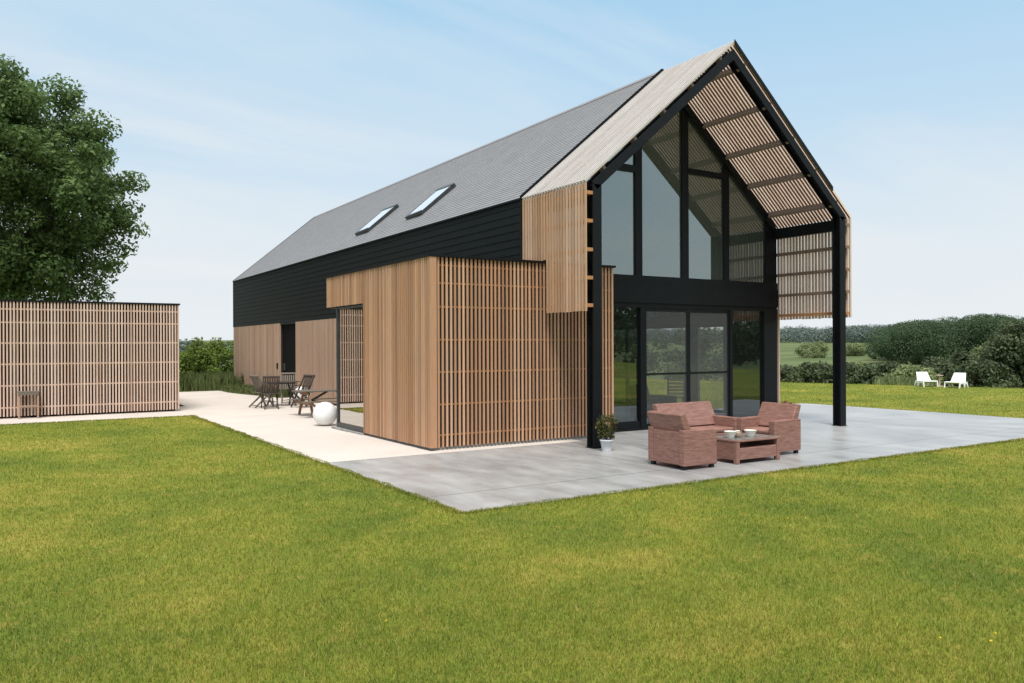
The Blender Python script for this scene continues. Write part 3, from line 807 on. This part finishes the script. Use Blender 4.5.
# glazed gable
def gl(x0, x1, z0, z1, d0=-.05, d1=.05): return MB().box(x0, x1, YP+d0, YP+d1, z0, z1)
def topz(x, off=.20): return roofz(x) - off*SN
obj('spandrel', gl(.19, W, 2.70, 3.10, -.07, .12), 'black_frame', house)
obj('spandrel_cap', gl(.19, W, 3.10, 3.28, -.05, .12), 'black_frame', house)
mull_up = ((.19, .36), (2.61, 2.80), (3.96, 4.16), (5.27, 5.45), (6.68, 7.08))
for i, (a, b) in enumerate(mull_up):
    za, zb = topz(a, .17), topz(b, .17)
    if a < RX < b: pass
    obj('mullion', MB().prism([(a, 3.28), (b, 3.28), (b, min(zb, 99)), (a, za)], 'y', YP-.03, YP+.06), 'black_frame', house)
for (a, b) in ((.36, 2.61), (2.80, 3.96), (4.16, 5.27), (5.45, 6.68)):
    if b <= RX or a >= RX: poly = [(a, 3.28), (b, 3.28), (b, topz(b)), (a, topz(a))]
    else: poly = [(a, 3.28), (b, 3.28), (b, topz(b)), (RX, topz(RX)), (a, topz(a))]
    obj('gable_pane', MB().quad(*[(x, YP+.01, z_) for x, z_ in poly]), 'pane_glass', house)
obj('transom', gl(1.30, 2.61, 5.46, 5.60, -.045, .045), 'black_frame', house)
obj('transom', gl(4.16, 5.27, 5.60, 5.72, -.045, .045), 'black_frame', house)
ge = MB()
for sg in (1, -1):
    X = lambda x: x if sg > 0 else 2*RX-x
    poly = [(X(XL+.3), roofz(XL+.3)-.15*SN), (X(RX), RZ-.15*SN), (X(RX), RZ-.31*SN), (X(XL+.3), roofz(XL+.3)-.31*SN)]
    ge.prism(poly if sg > 0 else poly[::-1], 'y', YP-.075, YP+.08)
obj('gable_frame', ge, 'black_frame', house)
# ground floor
obj('ground_frame', gl(.19, W, 2.60, 2.70, -.04, .1), 'black_frame', house)
obj('sill', gl(.19, W, 0, .05, -.06, .08), 'black_frame', house)
obj('sill_step', gl(1.5, 2.72, .05, .19, -.03, .06), 'black_frame', house)
for a, b in ((.19, .4), (2.72, 2.85), (5.43, 5.52), (6.60, 7.06)):
    obj('mullion', gl(a, b, .05, 2.6, -.05, .06), 'black_frame', house)
obj('ground_pane', MB().quad((.4, YP+.02, .19), (2.72, YP+.02, .19), (2.72, YP+.02, 2.6), (.4, YP+.02, 2.6)), 'pane_dark', house)
obj('ground_pane', MB().quad((5.52, YP+.02, .05), (6.60, YP+.02, .05), (6.60, YP+.02, 2.6), (5.52, YP+.02, 2.6)), 'pane_dark', house)
for a, b in ((2.85, 4.135), (4.137, 5.43)):
    f = MB(); st = .055
    f.box(a, a+st, YP-.03, YP+.02, .05, 2.6); f.box(b-st, b, YP-.03, YP+.02, .05, 2.6)
    f.box(a+st, b-st, YP-.028, YP+.018, .05, .12); f.box(a+st, b-st, YP-.028, YP+.018, 2.53, 2.598); f.box(a+st, b-st, YP-.026, YP+.016, 1.16, 1.2)
    do = obj('sliding_door', f, 'black_frame', house)
    obj('insect_screen', MB().quad((a+st, YP-.02, .12), (b-st, YP-.02, .12), (b-st, YP-.02, 2.53), (a+st, YP-.02, 2.53)), 'insect_mesh', do)
    obj('pane', MB().quad((a+st, YP+.005, .12), (b-st, YP+.005, .12), (b-st, YP+.005, 2.53), (a+st, YP+.005, 2.53)), 'door_glass', do)
# rooms
obj('room_floor', MB().box(XL+.21, XR-.21, YP+.13, 12, -.1, .012), 'room_floor', house)
obj('upper_floor', MB().box(XL+.201, XR-.201, 5.2, 12, 2.72, 3.0), 'room_wall', house)
obj('partition', MB().prism([(XL+.205, .0), (XR-.205, .0), (XR-.205, EZ-.25), (RX, RZ-.3), (XL+.205, EZ-.25)], 'y', 11.6, 11.75), 'room_wall', house)  # added to keep the interior behind the glazing dark
ib = MB(); ib.box(XL+.201, XL+.21, YP+.1, 11.6, 0.02, EZ-.1); obj('inner_lining', ib, 'room_wall', house)

# annex: slatted box on the left of the gable
AX0, AX1, AY0, AY1, AZ0, AZ1 = -2.5386, 1.517, 1.2622, 6.454, .055, 3.345
sl = MB(); pitch = .0835; n = int((AX1-AX0-.13)/pitch)
for k in range(n+1):
    a = AX0+.13+.028 + k*(AX1-AX0-.13-.028-.047)/n; j = random.uniform(-.003, .003)
    sl.box(a, a+.0385, AY0+.022+j, AY0+.042+j, AZ0+random.uniform(-.004, .004), AZ1-.012)
fs_ = obj('annex_front_slats', sl, 'cedar', house)
for z_ in (.26, .79, 1.35, 1.91, 2.48, 2.89, 3.20):
    obj('batten', MB().box(AX0+.03, AX1-.01, AY0+.064, AY0+.083, z_-.014, z_+.014), 'cedar_orange', fs_)
obj('corner_board', MB().box(AX0, AX0+.13, AY0-.004, AY0+.04, AZ0, AZ1-.012), 'cedar', house)
sl = MB(); WJ = 4.304; SOF = 2.672
n = int((AY1-AY0)/pitch)
for k in range(n):
    a = AY0+.045 + k*(AY1-AY0-.045)/n; j = random.uniform(-.004, .004)
    sl.box(AX0+j, AX0+.024+j, a+.004, a+.056, AZ0 if a < WJ-.03 else SOF, AZ1-.012)
obj('annex_side_slats', sl, 'cedar', house)
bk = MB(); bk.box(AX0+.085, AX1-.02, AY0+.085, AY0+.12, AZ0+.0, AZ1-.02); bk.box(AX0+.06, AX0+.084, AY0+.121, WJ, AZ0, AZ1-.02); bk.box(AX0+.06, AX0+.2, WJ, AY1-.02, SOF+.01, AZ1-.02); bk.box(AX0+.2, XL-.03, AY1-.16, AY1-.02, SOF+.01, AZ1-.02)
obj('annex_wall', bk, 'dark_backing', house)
obj('annex_soffit', MB().box(AX0+.05, XL-.03, WJ+.0, AY1-.01, SOF-.02, SOF+.008), 'black_frame', house)
rt = MB(); rt.box(AX1-.05, AX1-.012, AY0+.121, YP-.06, .05, AZ1-.02); obj('annex_return_wall', rt, 'black_frame', house)
rt = MB(); 
for k in range(6):
    a = AY0+.1+k*.083; rt.box(AX1-.01, AX1+.03, a, a+.047, AZ0, AZ1-.012)
obj('annex_return_slats', rt, 'cedar', house)
obj('annex_coping', MB().box(AX0-.018, XL-.034, AY0-.018, AY1+.01, AZ1-.01, AZ1+.03), 'black_frame', house)
obj('annex_coping', MB().box(XL-.033, AX1+.035, AY0-.017, YP-.07, AZ1-.01, AZ1+.029), 'black_frame', house)
pl = MB(); pl.box(AX0+.10, AX1-.03, AY0+.1, AY0+.3, -.02, AZ0); pl.box(AX0+.10, AX0+.3, AY0+.3, WJ, -.02, AZ0-.002); obj('annex_plinth', pl, 'concrete_plinth', house)
cw = MB(); CY = 5.91; GXX = AX0+.06
cw.box(GXX-.025, GXX+.045, CY-.07, CY, .04, SOF-.02); cw.box(GXX-.024, GXX+.044, WJ, CY-.07, .04, .14); cw.box(GXX+.045, XL-.03, CY-.068, CY-.002, .04, .13)
cw.box(GXX-.02, GXX+.04, WJ+.0, CY-.07, SOF-.06, SOF-.021); cw.box(GXX+.045, XL-.03, CY-.066, CY-.004, SOF-.06, SOF-.021)
co = obj('corner_window', cw, 'dark_grey_frame', house)
obj('pane', MB().quad((GXX+.005, CY-.07, .14), (GXX+.005, WJ, .14), (GXX+.005, WJ, SOF-.06), (GXX+.005, CY-.07, SOF-.06)), 'corner_glass', co)
obj('pane', MB().quad((GXX+.045, CY-.03, .13), (XL-.03, CY-.03, .13), (XL-.03, CY-.03, SOF-.06), (GXX+.045, CY-.03, SOF-.06)), 'corner_glass', co)
obj('window_ledge', MB().box(AX0-.03, AX0+.3, WJ-.02, CY+.15, -.01, .035), 'concrete_plinth', house)
obj('annex_floor', MB().box(AX0+.11, XL-.03, AY0+.31, CY-.08, -.02, .05), 'room_floor', house)

# ------------------------------------------------------------------ slatted pavilion on the left
pav = thing('slatted_pavilion', 'low flat roofed timber slatted pavilion on the left under the big tree', 'pavilion', (-10.5, 16, 0))
PX0, PX1, PY0, PY1, PZ = -16.5, -4.49, 13.04, 19.0, 2.98
sl = MB(); pitch = .0755; n = int((PX1-PX0-.05)/pitch)
for k in range(n+1):
    a = PX1-.048-k*pitch; j = random.uniform(-.003, .003); sl.box(a, a+.035, PY0+j, PY0+.022+j, .05+random.uniform(-.004, .004), PZ)
fs_ = obj('front_slats', sl, 'cedar_pink', pav)
for z_ in (.27, .83, 1.38, 1.92, 2.45, 2.79): obj('batten', MB().box(PX0, PX1-.01, PY0+.026, PY0+.075, z_-.018, z_+.018), 'cedar_pink', fs_)
sl = MB(); n = int((PY1-PY0)/pitch)
for k in range(1, n): sl.box(PX1-.042, PX1-.002, PY0+k*pitch, PY0+k*pitch+.045, .05, PZ)
obj('side_slats', sl, 'cedar_pink', pav)
plain('brown_backing', (.045, .02, .013), .9, 0, .5, 1.2)
obj('back_wall', MB().box(PX0, PX1-.08, PY0+.25, PY1, .02, PZ-.02), 'brown_backing', pav)
inn = MB()
for k in range(0, 26):
    a = PX0+.2+k*.46+random.uniform(-.1, .1); inn.box(a, a+random.uniform(.05, .22), PY0+.2, PY0+.245, .05, PZ-.05)
obj('inner_stud', inn, 'purlin_wood', pav)
obj('roof_edge', MB().box(PX0-.02, PX1+.02, PY0-.02, PY1+.02, PZ+.003, PZ+.045), 'black_frame', pav)

# slatted stool in front of the pavilion
st = thing('garden_stool', 'small timber high stool standing against the slatted pavilion', 'stool', (-8.14, 12.86, 0))
def L(mb, name, mat, par, bevel=.004, **kw): return obj(name, mb, mat, par, bevel=bevel, local=True, **kw)
t = MB(); [t.box(-.245, .245, -.13+k*.068, -.08+k*.068, .66, .69) for k in range(4)]; L(t, 'seat', 'teak_grey', st)
L(MB().box(-.23, .23, -.13, -.10, .60, .66), 'apron', 'teak_grey', st)
for sx in (-1, 1):
    for sy in (-1, 1): L(MB().box(sx*.205-.018, sx*.205+.018, sy*.09-.018, sy*.09+.018, 0, .598), 'leg', 'cedar_greyed', st)
L(MB().box(-.187, .187, -.105, -.075, .30, .33), 'stretcher', 'cedar_greyed', st)

# ------------------------------------------------------------------ wicker lounge set
def wicker_seat(name, label, cat, width, loc, rz, aw=.12, depth=.70, group=None):
    """faces local -y; width along x"""
    t = thing(name, label, cat, loc, rz, group); w2 = width/2; h = .575
    L(MB().box(-w2+aw+.002, w2-aw-.002, -depth/2+.01, depth/2-.08, .06, .33), 'seat_base', 'wicker', t, .015)
    L(MB().box(-w2+aw+.006, w2-aw-.006, -depth/2+.005, depth/2-.14, .332, .405), 'seat_cushion', 'wicker', t, .025)
    for sx in (-1, 1):
        x0, x1 = sorted((sx*w2, sx*(w2-aw)))
        L(MB().prism([(-depth/2, .055), (depth/2, .055), (depth/2, h+.0), (-depth/2, h-.01)], 'x', x0, x1), 'armrest', 'wicker', t, .014)
    L(MB().box(-w2+aw+.002, w2-aw-.002, depth/2-.078, depth/2-.005, .06, .545), 'back_panel', 'wicker', t, .012)
    bw = w2-.03
    b = MB().prism([(depth/2-.25, .42), (depth/2-.082, .42), (depth/2+.055, .80), (depth/2-.055, .815)], 'x', -bw, bw)
    L(b, 'backrest', 'wicker', t, .02)
    for sx in (-1, 1):
        for sy in (-1, 1): L(MB().box(sx*(w2-.06)-.03, sx*(w2-.06)+.03, sy*(depth/2-.06)-.03, sy*(depth/2-.06)+.03, 0, .056), 'foot', 'rubber', t, .003)
    return t
wicker_seat('wicker_armchair', 'reddish brown wicker armchair seen from behind, left of the coffee table', 'armchair', .80, (-.125, -2.27, 0), R(90)+R(-2), depth=.64)
wicker_seat('wicker_armchair', 'reddish brown wicker armchair right of the coffee table with its back to the post', 'armchair', .80, (2.14, -1.98, 0), R(-90), depth=.66)
wicker_seat('wicker_loveseat', 'two seat reddish brown wicker sofa behind the coffee table', 'sofa', 1.35, (1.21, -1.25, 0), 0, depth=.70)
ct = thing('coffee_table', 'low reddish brown wicker coffee table with a glass top and lower shelf', 'coffee table', (1.1, -2.36, 0))
tw, td = .49, .31
for sx in (-1, 1):
    for sy in (-1, 1): L(MB().box(sx*(tw-.035)-.035, sx*(tw-.035)+.035, sy*(td-.035)-.035, sy*(td-.035)+.035, 0.0, .33), 'leg', 'wicker', ct, .008)
L(MB().box(-tw+.072, tw-.072, -td+.004, td-.004, .06, .24), 'shelf', 'wicker', ct, .012)
for sx in (-1, 1):
    x0, x1 = sorted((sx*(tw-.006), sx*(tw-.05))); L(MB().box(x0, x1, -td+.071, td-.071, .06, .328), 'end_panel', 'wicker', ct, .006)
r_ = MB(); r_.box(-tw-.004, tw+.004, -td-.004, -td+.06, .331, .36); r_.box(-tw-.004, tw+.004, td-.06, td+.004, .331, .36); r_.box(-tw-.004, -tw+.06, -td+.061, td-.061, .331, .36); r_.box(tw-.06, tw+.004, -td+.061, td-.061, .331, .36)
L(r_, 'top_rim', 'wicker', ct, .006)
plain('frosted_top', (.20, .20, .19), .15)
L(MB().box(-tw+.02, tw-.02, -td+.02, td-.02, .361, .368), 'glass_top', 'frosted_top', ct, .002)
def bowl(label, x, y, r, h, mat='cream_ceramic'):
    t = thing('bowl', label, 'bowl', (x, y, .368), 0, 'bowls on the coffee table')
    L(MB().lathe([(r*.55, 0), (r*.62, .01), (r*.75, h*.5), (r, h), (r*1.02, h+.004), (r*.95, h+.002), (r*.7, h*.55), (r*.5, .018)], n=28), 'body', mat, t, 0, smooth=True)
    return t
bowl('left white bowl on the glass coffee table', .77, -2.40, .098, .10); bowl('right white bowl on the glass coffee table', 1.15, -2.46, .098, .10)
cn = thing('candle_jar', 'round candle jar between the two white bowls on the coffee table', 'candle', (.95, -2.38, .368))
plain('jar_tan', (.30, .22, .16), .4)
L(MB().lathe([(.05, 0), (.062, .02), (.062, .06), (.05, .085), (.04, .088)], n=24), 'jar', 'jar_tan', cn, 0, smooth=True)
L(MB().lathe([(.038, .0), (.038, .012), (.0301, .016)], (0, 0, .0885), 20), 'candle', 'cream_ceramic', cn, 0, smooth=True)

# plant pots
def potted(label, loc, r, h, ph, n, petals, potmat, name='potted_plant', spread=1.0):
    t = thing(name, label, 'potted plant', loc)
    p_ = L(MB().lathe([(r*.68, 0), (r*.7, .01), (r*.93, h-.03), (r*1.03, h-.028), (r*1.05, h), (r*.95, h), (r*.9, h-.035), (.01, h-.04)], n=28), 'pot', potmat, t, 0, smooth=True)
    L(MB().lathe([(r*.88, h-.03), (r*.5, h-.02), (.01, h-.018)], n=20), 'soil', 'soil', p_, 0, smooth=True)
    b = Vector(loc); cl2 = []
    for k in range(n):
        a = rng.uniform(0, 6.28); q = rng.uniform(0, 1)**.6; zz = rng.uniform(.1, 1)
        cl2.append((np.array((b.x+math.cos(a)*q*spread*r*(.7+.8*zz), b.y+math.sin(a)*q*spread*r*(.7+.8*zz), b.z+h+ph*zz*(1-.25*q))), (.04, .04, .05), 26))
    f_ = plant_mesh('foliage', cl2, .055, 'pot_leaves', t, .1, .4)
    sm = MB()
    for k in range(14):
        a = k*2.4; q = rng.uniform(.3, 1.2); sm.tube([(0, 0, h-.03), (math.cos(a)*q*r*.5, math.sin(a)*q*r*.5, h+ph*.45), (math.cos(a)*q*r*1.1, math.sin(a)*q*r*1.1, h+ph*.95)], [.005, .004, .002], 5)
    L(sm, 'stems', 'weed_leaves', t, 0)
    fl = [(np.array((b.x+rng.normal(0, r*.5*spread)+petals[2], b.y+rng.normal(0, r*.5*spread), b.z+h+rng.uniform(petals[1]*.5, petals[1])*ph)), (.03, .03, .03), 14) for k in range(petals[0])]
    plant_mesh('flowers', fl, .05, 'petal_orange', t, .1, .7)
    return t
potted('white pot with green and orange leafy plant beside the left steel post', (-.01, -.36, .0), .115, .20, .44, 62, (7, .62, .05), 'pot_white', spread=1.25)
potted('small pot of orange flowers at the right corner of the glazing', (7.22, 1.72, 0), .11, .22, .18, 30, (26, 1.1, 0), 'terracotta')

# globes on the gravel
def globe(label, x, y, r):
    t = thing('globe_lamp', label, 'globe lamp', (x, y, 0), 0, 'white globe lamps on the gravel')
    prof = [(r*math.sin(a), r*.95-r*math.cos(a)) for a in np.linspace(.32, math.pi-.02, 28)]
    L(MB().lathe(prof, n=40), 'globe', 'white_globe', t, 0, smooth=True)
    L(MB().lathe([(r*.34, 0), (r*.34, .022), (r*.30, .024)], n=24), 'base', 'grey_metal', t, 0, smooth=True)
globe('large white globe lamp on the gravel by the corner window', -2.48, 6.72, .275)
globe('smaller white globe lamp behind the dark folding dining set', -.62, 14.2, .27)

# picnic table
pt = thing('picnic_table', 'brown timber picnic table standing behind the white globe lamp', 'picnic table', (-1.36, 9.4, 0), R(90)); pt.scale = (.92, 1.02, .9)
t = MB(); [t.box(-.36+k*.122, -.36+k*.122+.112, -.95, .95, .70, .735) for k in range(6)]; L(t, 'tabletop', 'teak_grey', pt)
for sx in (-1, 1):
    t = MB(); [t.box(sx*.66-.115+k*.12, sx*.66-.115+k*.12+.11, -.95, .95, .42, .452) for k in range(2)]; L(t, 'bench', 'teak_grey', pt)
for sy in (-1, 1):
    for sx in (-1, 1):
        L(MB().beam((sx*.62, sy*.68, .0), (sx*.22, sy*.68, .698), .045, .09), 'leg', 'oiled_wood', pt)
    L(MB().beam((-.75, sy*.725, .375), (.75, sy*.725, .375), .04, .085), 'crossbar', 'oiled_wood', pt); L(MB().beam((-.34, sy*.725, .655), (.34, sy*.725, .655), .04, .085), 'crossbar', 'oiled_wood', pt)
    L(MB().beam((0, sy*.70, .34), (0, sy*.12, .69), .07, .05, side=(1, 0, 0)), 'brace', 'teak_dark', pt)

# folding dining chairs and round table
def folding_chair(label, x, y, rz, mat):
    t = thing('folding_chair', label, 'folding chair', (x, y, 0), rz, 'slatted folding chairs around the dark dining table')
    for sx in (-1, 1):
        L(MB().beam((sx*.22, -.27, .012), (sx*.22, .24, .93), .03, .045, side=(1, 0, 0)), 'back_post', mat, t)
        L(MB().beam((sx*.188, .30, .012), (sx*.188, -.20, .44), .03, .045, side=(1, 0, 0)), 'leg', mat, t)
        L(MB().beam((sx*.235, -.22, .64), (sx*.235, .14, .655), .045, .022, side=(1, 0, 0)), 'armrest', mat, t)
        L(MB().beam((sx*.235, -.19, .43), (sx*.235, -.19, .628), .022, .03, side=(1, 0, 0)), 'arm_support', mat, t)
    s = MB(); [s.box(-.235, .235, -.24+k*.064, -.19+k*.064, .44, .462) for k in range(7)]; L(s, 'seat', mat, t, .003)
    b = MB()
    for k in range(6): b.beam((-.165+k*.066, .085, .50), (-.165+k*.066, .243, .905), .045, .014, side=(1, 0, 0))
    b.beam((-.236, .235, .93), (.236, .235, .93), .05, .055, side=(0, .37, .93)); b.beam((-.204, .075, .485), (.204, .075, .485), .03, .04, side=(0, .37, .93))
    L(b, 'backrest', mat, t, .003)
    L(MB().beam((-.205, -.175, .18), (.205, -.175, .18), .022, .022), 'stretcher', mat, t); L(MB().beam((-.17, .235, .07), (.17, .235, .07), .022, .022), 'stretcher', mat, t)
    return t
folding_chair('weathered folding chair at the left end of the dining group, seen side on', -2.2, 13.1, R(103), 'teak_grey')
folding_chair('dark slatted folding chair nearest the lawn with its back to the viewer', -2.12, 12.45, R(172), 'teak_dark')
folding_chair('grey folding chair facing the viewer across the dining table by the dark doorway', -.95, 14.55, R(-15), 'teak_grey')
folding_chair('dark folding chair with upright back on the right of the dining table', -1.18, 12.35, R(-68), 'teak_dark')
dt = thing('dining_table', 'dark round slatted dining table among the folding chairs', 'table', (-1.5, 13.45, 0))
t = MB(); rad = .52
for k in range(11):
    x0 = -rad+k*2*rad/11; xm = x0+rad/11; hl = math.sqrt(max(.02, rad**2-xm**2)); t.box(x0+.004, x0+2*rad/11-.004, -hl, hl, .71, .735)
L(t, 'tabletop', 'teak_dark', dt)
L(MB().box(-.4, .4, -.03, .03, .66, .708), 'bearer', 'teak_dark', dt)
for sx in (-1, 1):
    for sg in (-1, 1):
        L(MB().beam((sx*.34, sg*.34, .0), (sx*.27, -sg*.28, .69), .04, .05, side=(1, 0, 0)), 'leg', 'teak_dark', dt)

# white plastic loungers on the lawn
def lounge(label, x, y, rz):
    t = thing('lounge_chair', label, 'lounge chair', (x, y, GZ), rz, 'white loungers on the far lawn')
    # faces local -y: moulded seat and tall reclining back carried by two splayed side frames
    q = MB().prism([(-.42, .24), (-.38, .27), (.10, .225), (.12, .17), (-.38, .21)], 'x', -.27, .27); L(q, 'seat', 'white_plastic', t, .012)
    b = MB(); i = 0
    P = [(-.31, .08, .16), (.31, .08, .16), (.235, .34, .62), (-.235, .34, .62), (-.31, .125, .15), (.31, .125, .15), (.235, .375, .615), (-.235, .375, .615)]
    b.v = P; b.f = [(0, 1, 2, 3), (7, 6, 5, 4), (0, 4, 5, 1), (1, 5, 6, 2), (2, 6, 7, 3), (3, 7, 4, 0)]; L(b, 'backrest', 'white_plastic', t, .012)
    for sx in (-1, 1):
        f = MB().prism([(-.45, 0), (-.39, 0), (-.32, .17), (-.05, .16), (.02, 0), (.08, 0), (.12, .15), (.22, .16), (.34, 0), (.41, 0), (.30, .25), (-.39, .262)], 'x', sx*.292-.02, sx*.292+.02); L(f, 'side_frame', 'white_plastic', t, .008)
lounge('white plastic lounge chair on the far lawn left of the small table', 24.6, 8.4, R(-33))
lounge('white plastic lounge chair on the far lawn, right of the small table', 24.6, 7.1, R(-84))
lt = thing('side_table', 'small pale table between the two white loungers on the lawn', 'side table', (25.3, 8.2, GZ))
L(MB().lathe([(.15, 0), (.15, .02), (.14, .022)], (0, 0, .46), 24), 'tabletop', 'cedar_pink', lt, 0)
L(MB().tube([(0, 0, .02), (0, 0, .459)], [.025, .022], 10), 'leg', 'cedar_pink', lt, 0); L(MB().lathe([(.13, 0), (.12, .018), (.03, .021)], n=20), 'base', 'cedar_pink', lt, 0)

# things seen through the doors
ac = thing('dark_armchair', 'dark upholstered armchair inside behind the left sliding door', 'armchair', (4.12, 2.98, .012), R(20))
L(MB().box(-.40, .40, -.38, .38, .12, .42), 'seat', 'dark_fabric', ac, .05); L(MB().prism([(.22, .421), (.40, .421), (.50, .86), (.36, .88)], 'x', -.38, .38), 'backrest', 'dark_fabric', ac, .06)
for sx in (-1, 1):
    x0, x1 = sorted((sx*.402, sx*.5)); L(MB().box(x0, x1, -.36, .36, .12, .60), 'armrest', 'dark_fabric', ac, .04)
    for sy in (-1, 1): L(MB().box(sx*.34-.02, sx*.34+.02, sy*.3-.02, sy*.3+.02, 0, .119), 'leg', 'black_steel', ac, .002)
ic = thing('indoor_chair', 'pale ladder back chair indoors seen through the left sliding door', 'chair', (5.75, 3.95, .012), R(140))
for sx in (-1, 1):
    for sy in (-1, 1): L(MB().box(sx*.2-.02, sx*.2+.02, sy*.2-.02, sy*.2+.02, 0, .44 if sy < 0 else .96), 'leg', 'grey_metal', ic, .004)
L(MB().box(-.23, .23, -.23, .175, .441, .475), 'seat', 'cedar_pink', ic, .006)
for k in range(5): L(MB().box(-.178, .178, .19, .21, .54+k*.085, .595+k*.085), 'back_slat', 'cedar_pink', ic, .003)

# a few dandelions in the lawn
fl = []
for (x_, y_) in ((-1.9, -5.6), (-1.75, -5.7), (-1.65, -5.55), (-3.9, -8.3), (-3.7, -8.5), (-3.55, -8.45), (-9.5, -2.5), (-7.6, .2), (-6.6, -6.2), (.9, -5.2)):
    fl.append((np.array((x_, y_, .028)), (.009, .009, .004), 10))
o = plant_mesh('dandelions', fl, .012, 'petal_yellow', None, .1, .8); o['kind'] = 'stuff'; tag(o, 'tiny yellow flowers scattered through the lawn', 'flowers')
